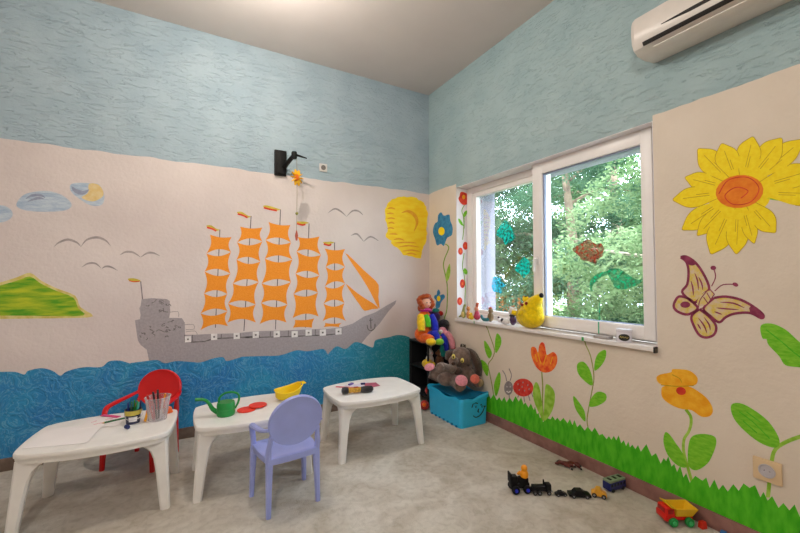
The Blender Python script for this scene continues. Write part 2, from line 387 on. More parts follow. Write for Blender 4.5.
p_blue = PM('flower_blue_paint', '#2674a8', '#3b90bd', 30); p_stem = PM('stem_paint', '#6d9a35', '#8db14b'); p_leaf = PM('leaf_paint', '#66b81a', '#84c832', 30, (1, 1, 3))
p_leaf2 = PM('pale_leaf_paint', '#7fb52a', '#a6cf52', 22); p_grass = PM('grass_paint', '#3aa80c', '#58c020', 12, (3, 3, 1)); p_olive = PM('olive_stem_paint', '#838b3c', '#9aa252')
p_tulip = PM('tulip_paint', '#e24420', '#f2812f', 30); p_purple = PM('purple_paint', '#7d2b48', '#97405e', 30); p_wing = PM('wing_paint', '#d6bd4a', '#d3bfa6', 45)
p_amber = PM('amber_paint', '#ea9f12', '#f3b72e', 24); p_yline = PM('petal_line_paint', '#b58e10', '#c79f1a'); p_core = PM('sunflower_core_paint', '#e0700f', '#ee8d22', 18)
p_lady = PM('ladybird_red_paint', '#c22a25', '#dc4a3c', 30); p_flagg = PM('flag_yellow_paint', '#b7a534', '#d0bd4c')
MSEA = sea_material()

# --- back wall
z6 = Z(0, 260, 2.664); z7 = Z(120, 270, 5.33); z8 = Z(240, 290, 4.444); z2 = Z(180, 180, 3.332); z1 = Z(0, 160, 3.98)
top = [(-190, 395), (-150, 388), (-110, 391), (-70, 380), (-40, 382), (-18, 374)]
top += z6([(0, 298), (40, 298), (65, 305), (75, 295), (110, 288), (140, 295), (160, 308), (175, 298), (200, 290), (230, 285), (270, 285), (290, 270), (320, 268), (345, 275)])
top += z7([(60, 495), (140, 485), (200, 480), (240, 497), (300, 485), (380, 490), (430, 492), (500, 470), (550, 465), (570, 485), (640, 465)])
top += z8([(0, 297), (100, 293), (180, 290), (250, 268), (300, 272), (370, 262), (390, 285), (400, 275), (430, 250), (470, 262), (510, 232), (550, 240), (590, 255), (600, 225), (630, 215), (660, 210), (700, 200), (740, 205), (762, 222)])
top += [(414, 352), (416, 370)]
top = curve2(top, 4, closed=False); top = [p for i, p in enumerate(top) if i == 0 or p[0] > max(q[0] for q in top[:i])+.05]
f = P_back(.0006); tp = [f(*a) for a in top]; tp = [Vector((max(v.x, XL), v.y, v.z)) for v in tp]
g = G(); k = len(tp); g.add(tp+[Vector((v.x, v.y, .04)) for v in tp], [(i, i+1, k+i+1, k+i) for i in range(k-1)])
o = obj('painted_sea', g, MSEA, wall_back, smooth=False, fix=False); flip(o, P_back); o['label'] = 'blue painted sea with scalloped wave tops'
hull = z7([(115, 155), (170, 150), (250, 155), (265, 165), (268, 225), (262, 255), (330, 256), (345, 280), (347, 345), (400, 345), (500, 340), (600, 338), (700, 330)])
hull += z8([(0, 188), (100, 182), (200, 180), (300, 175), (400, 172), (450, 165), (500, 150), (550, 118), (600, 100), (650, 70), (695, 45), (690, 62), (660, 95), (620, 150), (590, 180), (560, 212), (530, 250)])
hull += [(352, 352), (330, 356), (300, 358), (262, 361), (230, 363), (190, 366), (150, 366)]
hull += z7([(150, 460), (143, 425), (110, 400), (95, 375), (85, 310), (80, 268), (106, 262), (110, 240), (103, 205), (110, 190)])
ship = paint('painted_ship', P_back, [hull], p_grey, wall_back, .0003, 0, 'grey painted sailing ship with tall orange sails')
strokes('painted_deck_line', P_back, [z7([(345, 385), (450, 381), (500, 366), (620, 361), (746, 352)])+z8([(20, 212), (100, 210), (163, 208), (243, 206), (305, 203), (368, 201), (452, 193)])], 1.1, p_dark, ship, .0009, 2)
strokes('painted_deck_line', P_back, [z7([(345, 345), (345, 385)]), z8([(452, 168), (452, 193)]), z7([(385, 345), (388, 383)]), z7([(540, 342), (540, 366)]), z7([(640, 338), (640, 362)]), z8([(135, 183), (135, 208)]), z8([(215, 180), (215, 206)]), z8([(335, 175), (335, 203)])], .8, p_dark, ship, .0009, 0)
random.seed(3)
scr = []
for cx, cy_, rx, ry in ((185, 190, 60, 25), (215, 310, 110, 38), (180, 340, 70, 30)):
    for q in range(9):
        a = (cx+random.uniform(-rx, rx), cy_+random.uniform(-ry, ry)); pts = [a]
        for s in range(4): pts.append((pts[-1][0]+random.uniform(-14, 18), pts[-1][1]+random.uniform(-9, 9)))
        scr.append(z7(pts))
strokes('painted_scribble', P_back, scr, .55, p_dark, ship, .0009, 4)
strokes('painted_scribble', P_back, [z7([(265, 225), (310, 222), (312, 250)]), z7([(345, 292), (390, 290), (395, 315), (350, 318)]), z7([(350, 330), (400, 325), (412, 345)])], .6, p_gull, ship, .0009, 2)
strokes('painted_anchor', P_back, [z8([(580, 125), (582, 172)]), z8([(565, 155), (570, 175), (584, 180), (598, 170), (600, 150)]), z8([(574, 135), (590, 133)])], 1.0, p_dark, ship, .0009, 4)
for c in [z7([(362, 370)])[0], z7([(502, 357)])[0], z7([(622, 352)])[0]]+z8([(70, 200), (163, 197), (243, 197), (305, 190), (368, 190), (438, 185)]):
    w_ = 3.1; ph = paint('painted_porthole', P_back, [[(c[0]-w_, c[1]-w_), (c[0]+w_, c[1]-w_-.4), (c[0]+w_, c[1]+w_-.4), (c[0]-w_, c[1]+w_)]], p_white, ship, .0012, 0)
    strokes('painted_porthole_mark', P_back, [[(c[0]-.9, c[1]), (c[0]+.9, c[1]-.2)]], 1.6, p_dark, ship, .0016, 0)
rows = [
 [(100, 182, 172, 190), (88, 245, 170, 240), (82, 305, 168, 312), (80, 378, 158, 380), (68, 445, 158, 437), (68, 500, 160, 487)],
 [(200, 155, 275, 158), (190, 208, 275, 205), (188, 265, 268, 272), (176, 345, 262, 340), (160, 412, 252, 415), (158, 475, 253, 475)],
 [(295, 140, 368, 150), (285, 200, 370, 208), (283, 262, 375, 265), (272, 345, 370, 340), (270, 410, 358, 415), (265, 480, 355, 475)],
 [(392, 190, 465, 188), (388, 238, 470, 250), (385, 312, 465, 318), (378, 380, 460, 375), (375, 460, 462, 455), (376, 492, 440, 492)],
 [(482, 228, 550, 230), (485, 290, 550, 290), (482, 355, 550, 345), (478, 412, 548, 410), (475, 470, 553, 470), (478, 490, 530, 490)]]
masts = [((133, 165), (118, 492)), ((237, 120), (213, 503)), ((335, 98), (318, 498)), ((430, 145), (418, 492)), ((515, 208), (515, 488))]
for rws, (m0, m1) in zip(rows, masts):
    strokes('painted_mast', P_back, [z2([m0, m1])], .9, p_dark, ship, .0005, 0)
    for i in range(len(rws)-1):
        (x0, y0, x1, y1), (x2, y2, x3, y3) = rws[i], rws[i+1]
        last = (y2-y0) < 36
        if last and i > 2: x0 += 8; x1 -= 14; y0 += 6; y1 += 6
        s_ = (11 if i else 5) if not last else 3; b_ = 12 if not last else 2; pn = 9 if not last else 3
        poly = []
        N_ = 8
        for t in range(N_): u = t/N_; poly.append((x0+(x1-x0)*u, y0+(y1-y0)*u+s_*math.sin(PI*u)))
        for t in range(N_): u = t/N_; poly.append((x1+(x3-x1)*u-pn*math.sin(PI*u), y1+(y3-y1)*u))
        for t in range(N_): u = t/N_; poly.append((x3+(x2-x3)*u, y3+(y2-y3)*u-b_*math.sin(PI*u)))
        for t in range(N_): u = t/N_; poly.append((x2+(x0-x2)*u+pn*math.sin(PI*u), y2+(y0-y2)*u))
        paint('painted_sail', P_back, [z2(poly)], p_orange, ship, .0008, 0)
paint('painted_sail', P_back, [z2([(550, 243), (580, 268), (612, 300), (640, 325), (662, 350), (661, 390), (665, 428), (652, 410), (635, 375), (605, 325)])], p_orange, ship, .0008, 2, 'long triangular orange jib sail')
paint('painted_sail', P_back, [z2([(552, 345), (580, 368), (610, 390), (645, 412), (662, 428), (640, 430), (615, 436), (598, 415), (572, 378)])], p_orange, ship, .0008, 2, 'short triangular orange jib sail')
for a, b in (((88, 152), (133, 166)), ((190, 107), (237, 122)), ((277, 86), (335, 98)), ((388, 139), (430, 143)), ((477, 207), (515, 209))):
    fg = paint('painted_flag', P_back, [z2([a, (a[0]+16, a[1]-1), (b[0]-12, b[1]-4), b, (b[0]-14, b[1]+4), (a[0]+22, a[1]+11), (a[0]+6, a[1]+8)])], p_flagg, ship, .001, 3)
    strokes('painted_flag_stripe', P_back, [z2([(a[0]+2, a[1]+6), (a[0]+20, a[1]+11), (b[0]-12, b[1]+4)])], 1.7, p_red, ship, .0014, 3)
strokes('painted_mast', P_back, [z7([(110, 60), (120, 155)])], 1.3, p_line, ship, .0005, 0)
fg = paint('painted_flag', P_back, [z7([(43, 46), (75, 44), (106, 54), (106, 62), (75, 66), (50, 58)])], p_flagg, ship, .001, 3)
strokes('painted_flag_stripe', P_back, [z7([(48, 57), (75, 62), (104, 60)])], .9, p_red, ship, .0014, 3)
for ls, w_ in (([(215, 345), (235, 328), (270, 317), (305, 328), (322, 345)], 1.7), ([(478, 378), (500, 366), (530, 368), (560, 387)], 1.5), ([(325, 427), (350, 412), (380, 412), (402, 430)], 1.4)):
    r_ = {215: [(322, 345), (345, 318), (385, 308), (420, 320), (440, 342)], 478: [(560, 387), (585, 371), (610, 370), (637, 382)], 325: [(405, 432), (420, 424), (442, 426), (468, 440)]}[ls[0][0]]
    strokes('painted_gull', P_back, [z1(ls), z1(r_)], w_*1.4, p_gull, wall_back, .0005, 5, True)
strokes('painted_gull', P_back, [z2([(493, 110), (515, 96), (535, 104), (555, 122)]), z2([(555, 122), (575, 103), (595, 104), (610, 117)])], 1.8, p_gull, wall_back, .0005, 5, True)
strokes('painted_gull', P_back, [z2([(570, 185), (590, 180), (612, 205)]), z2([(612, 205), (635, 189), (662, 203)])], 1.7, p_gull, wall_back, .0005, 5, True)
paint('painted_cloud', P_back, [z1([(-60, 205), (-30, 180), (15, 182), (45, 200), (48, 225), (20, 245), (-30, 250), (-65, 235)])], p_cloud, wall_back, .0005)
c = paint('painted_cloud', P_back, [z1([(65, 180), (90, 142), (140, 126), (200, 125), (255, 145), (285, 178), (260, 200), (180, 206), (100, 200)])], p_cloud, wall_back, .0005)
strokes('painted_cloud_shadow', P_back, [z1([(102, 155), (125, 142), (160, 140), (180, 150)]), z1([(110, 165), (150, 152), (175, 155)])], 2.6, p_cloudd, c, .0009, 4, True)
c = paint('painted_cloud', P_back, [z1([(278, 105), (295, 92), (350, 92), (395, 98), (415, 140), (405, 178), (360, 180), (310, 150), (285, 128)])], p_cloud, wall_back, .0005)
paint('painted_cloud_glow', P_back, [z1([(355, 95), (395, 100), (412, 140), (370, 165), (325, 150), (350, 130)])], p_cloudy, c, .0009)
strokes('painted_cloud_shadow', P_back, [z1([(285, 105), (300, 122), (330, 130), (355, 118)])], 4.5, p_cloudd, c, .0013, 4, True)
isl = paint('painted_island', P_back, [z6([(-150, 95), (-60, 78), (0, 60), (45, 46), (80, 34), (110, 55), (150, 75), (200, 95), (214, 125), (248, 150), (180, 155), (90, 156), (0, 157), (-150, 158)])], p_islb, wall_back, .0004, 3, 'green painted island with sandy rim')
paint('painted_hill', P_back, [z6([(-150, 100), (-60, 84), (0, 68), (45, 55), (80, 44), (108, 62), (150, 82), (195, 100), (208, 128), (222, 148), (120, 149), (0, 148), (-150, 150)])], p_isl, isl, .0008, 3)
z5 = Z(380, 180, 4.1)
rs = random.Random(5)
sunp = []
for (x, y) in curve2([(30, 95), (60, 75), (100, 68), (150, 75), (185, 100), (195, 140), (193, 200), (190, 240), (178, 280), (165, 320), (130, 312), (95, 305), (80, 285), (55, 270), (45, 250), (25, 230), (30, 190), (20, 150)], 4): sunp.append((x+rs.uniform(-3, 3), y+rs.uniform(-2.5, 2.5)))
sun = paint('painted_sun', P_back, [z5(sunp)], p_sun, wall_back, .0005, 0, 'yellow painted sun with orange brush streaks')
strokes('painted_sun_crescent', P_back, [z5([(88, 135), (115, 128), (142, 145), (152, 175), (140, 210)])], 3.6, p_suno, sun, .0012, 5, True)
strokes('painted_sun_streak', P_back, [z5([(x0, y0), ((x0+x1)/2, y0-3+rs.uniform(-3, 3)), (x1, y0+rs.uniform(-3, 3))]) for x0, x1, y0 in ((30, 62, 118), (28, 58, 138), (30, 62, 158), (34, 60, 178), (30, 58, 200), (38, 72, 222), (55, 100, 245), (62, 150, 258), (75, 160, 275), (92, 165, 292), (105, 150, 304))], 1.7, p_suno, sun, .0009, 3, True)

# --- right wall
gr = [(440, 394), (452, 391), (462, 393), (470, 396)]
z4 = Z(470, 330, 4.1)
gr += z4([(25, 272), (85, 276), (110, 282), (150, 290), (200, 287), (240, 312), (262, 322), (300, 372), (330, 360), (370, 368), (400, 376), (440, 392), (470, 406), (500, 411), (530, 425), (560, 441), (600, 446), (640, 470)])
zz = Z(630, 340, 2.76)
gr += zz([(0, 292), (30, 302), (60, 314), (85, 335), (100, 328), (130, 358), (165, 388), (200, 382), (220, 402), (270, 412), (300, 410), (330, 402), (360, 428), (380, 437), (410, 457), (440, 464), (469, 482)])+[(830, 536), (880, 565), (1000, 640)]
jag = []
for i in range(len(gr)-1):
    (xa, ya), (xb, yb) = gr[i], gr[i+1]; n = max(1, int(math.hypot(xb-xa, yb-ya)/(4.6 if xa < 640 else 7.5)))
    for k in range(n):
        u = k/n; sc_ = 1 if xa < 640 else 1.5
        jag.append((xa+(xb-xa)*u, ya+(yb-ya)*u+1.5*sc_)); jag.append((xa+(xb-xa)*(u+.45/n)+rs.uniform(-.6, .6), ya+(yb-ya)*(u+.45/n)-rs.uniform(1.5, 5.0)*sc_))
f = P_right(.0006); tp = [f(*a) for a in jag]; k = len(tp); g = G()
g.add(tp+[Vector((v.x, v.y, .04)) for v in tp], [(i, i+1, k+i+1, k+i) for i in range(k-1)])
o = obj('painted_grass', g, p_grass, wall_right, smooth=False, fix=False); flip(o, P_right); o['label'] = 'green painted grass with jagged tips above the baseboard'
# blue flower by the corner
fb = paint('painted_flower', P_right, [z5([(250, 132), (262, 146), (284, 142), (288, 165), (298, 195), (294, 226), (275, 238), (262, 270), (250, 262), (234, 268), (226, 243), (217, 212), (224, 180), (236, 170), (238, 145)])], p_blue, wall_right, .0008, 4, 'large blue flower with yellow centre painted near the corner')
paint('painted_flower_centre', P_right, [oval(z5([(252, 210)])[0], 3.2, 4.2)], p_yellow, fb, .0012, 0)
strokes('painted_stem', P_right, [z5([(268, 262), (282, 278), (266, 320), (260, 350), (268, 390), (276, 440), (274, 530)])+[(444, 322), (445, 350)]], 1.1, p_stem, fb, .0005, 5)
paint('painted_leaf', P_right, [z5([(286, 343), (274, 370), (268, 400), (276, 416), (288, 385)])], p_leaf2, fb, .0009, 4)
zf = Z(400, 285, 8.88)
fb = paint('painted_flower', P_right, [zf([(345, 40), (358, 70), (352, 92), (385, 82), (400, 105), (375, 140), (362, 160), (350, 200), (320, 205), (318, 165), (322, 140), (303, 115), (308, 92), (325, 85), (330, 55)])], p_blue, wall_right, .0008, 4, 'small blue flower with yellow centre painted behind the doll')
paint('painted_flower_centre', P_right, [oval(zf([(343, 120)])[0], 1.8, 2.8)], p_yellow, fb, .0012, 0)
# vines
z4b = z4
v1 = strokes('painted_vine', P_right, [[(486, 326), (488, 330)]+z4([(80, 20), (100, 80), (92, 115), (75, 140), (80, 175), (92, 235), (98, 280)])], .9, p_olive, wall_right, .0005, 5, label='thin painted vine rising beside the plush animal')
for lf in ([(110, 14), (126, 30), (127, 60), (106, 95), (102, 55)], [(58, 44), (74, 60), (90, 95), (78, 117), (62, 85)], [(45, 122), (66, 135), (76, 160), (70, 190), (48, 150)], [(118, 173), (126, 195), (120, 240), (106, 272), (98, 225)]):
    paint('painted_leaf', P_right, [z4(lf)], p_leaf, v1, .0009, 4)
v2 = strokes('painted_vine', P_right, [[(583, 339), (585, 342)]+z4([(475, 62), (495, 110), (508, 190), (500, 250), (485, 330), (480, 375), (487, 412)])], 1.1, p_olive, wall_right, .0005, 5, label='painted vine with four leaves below the sill')
for lf in ([(556, 82), (556, 115), (535, 150), (510, 166), (514, 120), (530, 92)], [(440, 140), (465, 130), (490, 160), (503, 205), (498, 228), (465, 205), (442, 175)], [(556, 262), (556, 290), (520, 312), (488, 312), (500, 275), (525, 253)], [(424, 270), (450, 300), (470, 335), (472, 376), (445, 345), (428, 310)]):
    paint('painted_leaf', P_right, [z4(lf)], p_leaf, v2, .0009, 4)
# tulip
tl = paint('painted_tulip', P_right, [z4([(250, 76), (258, 68), (270, 74), (279, 92), (283, 65), (294, 50), (306, 60), (314, 100), (325, 98), (342, 90), (357, 108), (355, 140), (335, 168), (300, 174), (270, 150), (252, 108)])], p_tulip, wall_right, .0009, 3, 'red painted tulip with two broad leaves')
strokes('painted_petal_line', P_right, [z4([(279, 92), (284, 118), (292, 140)]), z4([(314, 100), (306, 125), (300, 145)]), z4([(268, 100), (275, 130)]), z4([(338, 110), (330, 140)])], .9, p_amber, tl, .0013, 3)
strokes('painted_stem', P_right, [z4([(294, 172), (298, 230), (297, 300), (302, 372)])], 1.3, p_olive, tl, .0006, 4)
paint('painted_leaf', P_right, [z4([(270, 213), (285, 235), (294, 290), (302, 372), (285, 345), (262, 290), (258, 245)])], p_leaf2, tl, .001, 3)
paint('painted_leaf', P_right, [z4([(312, 222), (335, 235), (348, 262), (345, 305), (330, 345), (303, 373), (304, 310), (306, 260)])], p_leaf2, tl, .0011, 3)
# ladybird
lb = paint('painted_ladybird', P_right, [oval(z4([(218, 236)])[0], 10.2, 9.0, .15)], p_lady, wall_right, .0009, 0, 'red painted ladybird with grey head')
paint('painted_head', P_right, [oval(z4([(158, 238)])[0], 4.4, 7)], p_line, lb, .0013, 0)
strokes('painted_face', P_right, [z4([(150, 232), (153, 234)]), z4([(163, 232), (166, 234)]), z4([(150, 250), (158, 256), (166, 250)])], .9, p_white, lb, .0017, 2)
strokes('painted_feeler', P_right, [z4([(150, 210), (145, 185), (133, 166)]), z4([(164, 208), (170, 185), (160, 158)])], .9, p_line, lb, .0006, 4)
strokes('painted_leg', P_right, [z4([(200, 262), (196, 278)]), z4([(220, 268), (224, 295)]), z4([(238, 262), (246, 290)]), z4([(250, 250), (258, 275)]), z4([(160, 265), (162, 284)])], .9, p_line, lb, .0006, 2)
strokes('painted_spot', P_right, [z4([(x, y), (x+4, y+1)]) for x, y in ((195, 222), (215, 215), (235, 225), (200, 245), (222, 248), (240, 242), (212, 232))], 1.6, p_gull, lb, .0013, 0)
# orange flower
zo = Z(650, 360, 4.1)
of = paint('painted_flower', P_right, [zo([(60, 106), (150, 106), (200, 130), (240, 165), (258, 205), (245, 230), (210, 232), (170, 206), (130, 201), (90, 186), (55, 160), (46, 130)])], p_amber, wall_right, .0008, 4, 'amber flower with red centre painted left of the socket')
paint('painted_petal', P_right, [zo([(26, 76), (40, 60), (85, 50), (92, 38), (130, 38), (165, 45), (192, 68), (194, 92), (175, 105), (110, 106), (45, 100)])], p_amber, of, .0011, 4)
strokes('painted_petal_line', P_right, [zo([(45, 102), (110, 108), (180, 105)]), zo([(90, 60), (120, 75), (130, 92)])], .8, p_yline, of, .0014, 3)
paint('painted_flower_centre', P_right, [oval(zo([(127, 127)])[0], 5, 4, .3)], p_red, of, .0018, 0)
strokes('painted_stem', P_right, [zo([(146, 202), (166, 230), (168, 262), (158, 295), (140, 325), (138, 375), (155, 440), (172, 500)])], 3.0, p_leaf2, of, .0005, 5)
paint('painted_leaf', P_right, [zo([(62, 297), (80, 305), (105, 340), (132, 380), (150, 438), (112, 432), (72, 388), (55, 335)])], p_leaf, of, .0009, 4)
paint('painted_leaf', P_right, [zo([(168, 318), (210, 303), (262, 312), (272, 340), (258, 385), (235, 425), (192, 452), (160, 436), (155, 375)])], p_leaf, of, .001, 4)
# sunflower
zs = Z(670, 130, 4.1); C0 = (285, 252)
strokes('painted_stem', P_right, [zs([(400, 278), (470, 288), (540, 296), (640, 300)])], 2.6, p_leaf, wall_right, .0005, 3)
pt = [(115, 78, 92), (62, 195, 72), (12, 286, 78), (50, 408, 78), (112, 432, 64), (168, 508, 96), (272, 508, 84), (345, 465, 58), (432, 420, 84), (640, 262, 95), (600, 160, 90), (545, 40, 82), (458, 34, 90), (340, 28, 92), (212, 56, 92)]
sf = paint('painted_sunflower', P_right, [oval(zs([C0])[0], 33, 27, -.15)], p_yellow, wall_right, .0005, 0, 'big yellow sunflower with orange centre painted on the wall')
for i, (x, y, w_) in enumerate(pt):
    d_ = math.hypot(x-C0[0], y-C0[1]); b_ = (C0[0]+(x-C0[0])*.22, C0[1]+(y-C0[1])*.22)
    pp = petal_poly(b_, (x, y), w_*1.12)
    paint('painted_petal', P_right, [zs(pp)], p_yellow, sf, .0007+.00012*i, 3)
    mid = [(C0[0]+(x-C0[0])*t, C0[1]+(y-C0[1])*t) for t in (.45, .65, .85)]
    nx, ny = -(y-C0[1])/d_, (x-C0[0])/d_
    strokes('painted_petal_line', P_right, [zs(mid), zs([(m[0]+nx*9, m[1]+ny*9) for m in mid[:2]]), zs(curve2(pp, 3)[6:])], .6, p_yline, sf, .00075+.00012*i, 2)
paint('painted_flower_centre', P_right, [oval(zs([C0])[0], 24, 16.5, -.12)], p_core, sf, .003, 0)
strokes('painted_centre_swirl', P_right, [zs([(200, 262), (240, 205), (320, 195), (365, 240), (330, 295), (260, 305), (225, 270), (270, 235), (320, 250), (290, 280)])], 1.0, p_red, sf, .0034, 5)
# butterfly
zb = Z(660, 245, 5.33)
bf = paint('painted_butterfly', P_right, [oval(zb([(240, 285)])[0], 10, 5.2, -.75)], p_wing, wall_right, .0013, 0, 'purple and yellow butterfly painted under the sunflower')
for w_ in ([(110, 65), (140, 62), (190, 95), (235, 160), (262, 230), (235, 260), (190, 305), (160, 295), (118, 250), (145, 210), (152, 140), (140, 90)], [(75, 310), (100, 275), (150, 285), (180, 310), (200, 340), (150, 370), (100, 358), (75, 335)], [(288, 282), (350, 275), (430, 292), (500, 330), (550, 372), (540, 390), (480, 362), (400, 365), (350, 385), (315, 412), (270, 380), (232, 338)], [(210, 342), (260, 380), (298, 430), (290, 475), (250, 493), (210, 480), (180, 430), (168, 380)]):
    wg = paint('painted_wing', P_right, [zb(w_)], p_wing, bf, .0008, 4)
    strokes('painted_wing_edge', P_right, [zb(w_+w_[:1])], 2.6, p_purple, bf, .0012, 4)
strokes('painted_wing_streak', P_right, [zb([(185, 150), (200, 190), (205, 240)]), zb([(165, 190), (175, 230), (178, 270)]), zb([(205, 170), (222, 205), (228, 240)]), zb([(320, 305), (390, 310), (450, 335)]), zb([(300, 335), (350, 340), (420, 345)]), zb([(290, 355), (330, 370)]), zb([(205, 390), (235, 430), (250, 470)]), zb([(235, 385), (262, 425), (268, 455)]), zb([(200, 420), (218, 450)])], 1.6, p_purple, bf, .0014, 3, True)
paint('painted_wing_tip', P_right, [zb([(110, 65), (140, 62), (188, 94), (182, 108), (158, 108), (140, 90)])], p_purple, bf, .0016, 2)
paint('painted_wing_tip', P_right, [zb([(485, 325), (550, 372), (540, 390), (480, 358)])], p_purple, bf, .0016, 2)
paint('painted_spot', P_right, [oval(zb([(135, 318)])[0], 5, 3.2)], p_purple, bf, .0016, 0)
strokes('painted_body_line', P_right, [zb([(262, 232), (215, 290), (205, 335)]), zb([(290, 262), (250, 318), (215, 342)]), zb([(262, 232), (290, 262)]), zb([(250, 255), (270, 290)]), zb([(232, 278), (255, 310)])], 1.0, p_purple, bf, .0017, 3)
strokes('painted_feeler', P_right, [zb([(275, 220), (296, 170), (285, 122)]), zb([(292, 245), (335, 212), (405, 210)])], 1.1, p_purple, bf, .0008, 4)
paint('painted_feeler_tip', P_right, [oval(zb([(284, 122)])[0], 2.8, 2.2)], p_purple, bf, .0016, 0); paint('painted_feeler_tip', P_right, [oval(zb([(402, 211)])[0], 3, 1.9, .4)], p_purple, bf, .0016, 0)
# leafy plant at the right
zp = Z(725, 310, 2.8)
pl = strokes('painted_plant', P_right, [zp([(310, 320), (260, 338), (212, 354), (170, 370), (140, 392), (130, 430), (120, 525)])], 4.2, p_leaf2, wall_right, .0006, 4, label='green painted plant growing behind the wall socket')
paint('painted_leaf', P_right, [zp([(18, 265), (50, 263), (100, 293), (132, 325), (153, 366), (140, 386), (95, 370), (48, 332), (22, 298)])], p_leaf, pl, .001, 4)
strokes('painted_leaf_vein', P_right, [zp([(40, 285), (80, 315), (125, 360)]), zp([(60, 285), (100, 315)]), zp([(50, 310), (90, 345)])], 1.0, p_grass, pl, .0014, 3)
paint('painted_leaf', P_right, [zp([(100, 44), (130, 38), (170, 55), (212, 92), (260, 120), (310, 160), (262, 180), (215, 162), (170, 155), (152, 130), (122, 98), (116, 82), (104, 78)])], p_leaf, pl, .0012, 4)
strokes('painted_leaf_vein', P_right, [zp([(115, 55), (160, 90), (215, 135), (280, 160)])], 1.2, p_grass, pl, .0016, 3)
# flowers painted on the left window reveal
def P_rev(off): return lambda x, y: bk(x, y, WY1-.004-off)
def flip_rev(o): flip(o, P_back)
zr = Z(450, 170, 8.88)
fr_ = paint('painted_flower', P_rev, [zr([(92, 200), (115, 195), (150, 210), (162, 225), (158, 260), (155, 300), (120, 310), (92, 290), (75, 255), (85, 230)])], p_red, reveal, .0006, 3, 'topmost red flower painted on the window reveal'); flip_rev(fr_)
q = paint('painted_flower_centre', P_rev, [oval(zr([(122, 240)])[0], 1.6, 2.2)], p_amber, fr_, .001, 0); flip_rev(q)
q = strokes('painted_stem', P_rev, [zr([(128, 312), (105, 360), (120, 420), (125, 520)])+z5([(345, 150), (342, 215), (338, 245)]), z5([(345, 300), (338, 350), (345, 390), (350, 440), (348, 490), (350, 520)])], .8, p_stem, fr_, .0006, 4); flip_rev(q)
for lf in (zr([(148, 360), (152, 385), (128, 420), (118, 395), (130, 370)]), zr([(75, 430), (100, 450), (120, 495), (95, 485), (76, 455)]), z5([(348, 360), (360, 378), (352, 388), (342, 375)])):
    q = paint('painted_leaf', P_rev, [lf], p_leaf, fr_, .0009, 3); flip_rev(q)
for c, r_ in (((350, 270), (2.6, 4.0)), ((330, 292), (2.4, 3.6)), ((338, 425), (2.6, 4.4)), ((327, 497), (2.6, 4.0))):
    cc = z5([c])[0]; q = paint('painted_flower', P_rev, [oval(cc, *r_, n=10)], p_red, reveal, .0006, 2); flip_rev(q)
    q = paint('painted_flower_centre', P_rev, [oval(cc, 1.0, 1.6)], p_tulip, q, .001, 0); flip_rev(q)

# ------------------------------------------------------------------ window
MPVC = M('window_pvc', '#eeeae7', .35, .02, 5); MGLASS = glass_material('window_glass'); MGASK = M('window_gasket', '#8a92ab', .6)
win = thing('window_1', 'white plastic window with sliding sash looking onto trees', None); win['kind'] = 'structure'
def frame_mesh(x0, x1, y0, y1, z0, z1, wl, wr, wt, wb, bev=.006):
    g = G(); xm, xw = (x0+x1)/2, x1-x0
    g.box((xm, y0+wr/2, (z0+z1)/2), (xw, wr, z1-z0), bev=bev); g.box((xm, y1-wl/2, (z0+z1)/2), (xw, wl, z1-z0), bev=bev)
    g.box((xm, (y0+wr+y1-wl)/2, z1-wt/2), (xw, y1-wl-y0-wr+.004, wt), bev=bev); g.box((xm, (y0+wr+y1-wl)/2, z0+wb/2), (xw, y1-wl-y0-wr+.004, wb), bev=bev)
    return g
g = frame_mesh(2.455, 2.535, WY0+.005, WY1-.005, WZ0, WZ1-.005, .07, .06, .055, .05)
g.box((2.495, 2.06, (WZ0+WZ1)/2), (.07, .07, WZ1-WZ0-.1), bev=.004)
obj('window_frame', g, MPVC, win)
obj('fixed_sash', frame_mesh(2.47, 2.525, 2.09, WY1-.075, WZ0+.05, WZ1-.06, .052, .03, .042, .035), MPVC, win)
p1 = obj('pane', G().box((2.50, 2.485, 1.515), (.004, .76, 1.15)), MGLASS, win, smooth=False)
sash = obj('sliding_sash', frame_mesh(2.39, 2.453, 1.2, 2.09, .888, 2.16, .092, .066, .088, .082), MPVC, win)
obj('gasket', frame_mesh(2.405, 2.43, 1.262, 2.0, .968, 2.074, .012, .008, .012, .006, 0), MGASK, sash)
p2 = obj('pane', G().box((2.425, 1.632, 1.52), (.004, .745, 1.11)), MGLASS, win, smooth=False)
g = G().box((2.385, 2.045, 1.40), (.012, .026, .07), bev=.004); g.tube([(2.38, 2.045, 1.41), (2.35, 2.045, 1.41), (2.345, 2.045, 1.31)], .0085, 8)
obj('window_handle', g, plastic('white_handle', '#e8e4e2'), win)
g = G().box(((2.292+2.46)/2, (1.10+2.99)/2, WZ0-.013), (2.46-2.292, 1.89, .026), bev=.004)
# notch ends stay inside the opening line of the wall
sill = obj('window_sill', G().box(((2.292+2.455)/2, (1.165+2.98)/2, WZ0-.013), (2.455-2.292, 1.815, .026), bev=.004), plastic('sill_white', '#e6e1de', .3), win)
obj('end_cap', G().box((2.305, 1.160, WZ0-.015), (.03, .010, .034), bev=.002), M('black_cap', '#1e1a18', .5), sill)
for px, w_ in ((582.5, .016), (474, .010)):
    v = rt(px, 338 if px > 500 else 325, 2.29); q = obj('painted_stem', G().box((2.2917, v.y, WZ0-.013), (.0012, w_, .024)), M('sill_green_paint', '#2f9a4c', .6), sill, smooth=False); q['label'] = 'green vine stem painted across the sill edge'
q = obj('painted_stem', G().box((2.3896, rt(598.7, 328, 2.39).y, .928), (.001, .009, .078)), M('sash_green_paint', '#52b58a', .6), sash, smooth=False); q['label'] = 'green flower stem painted on the sash rail'
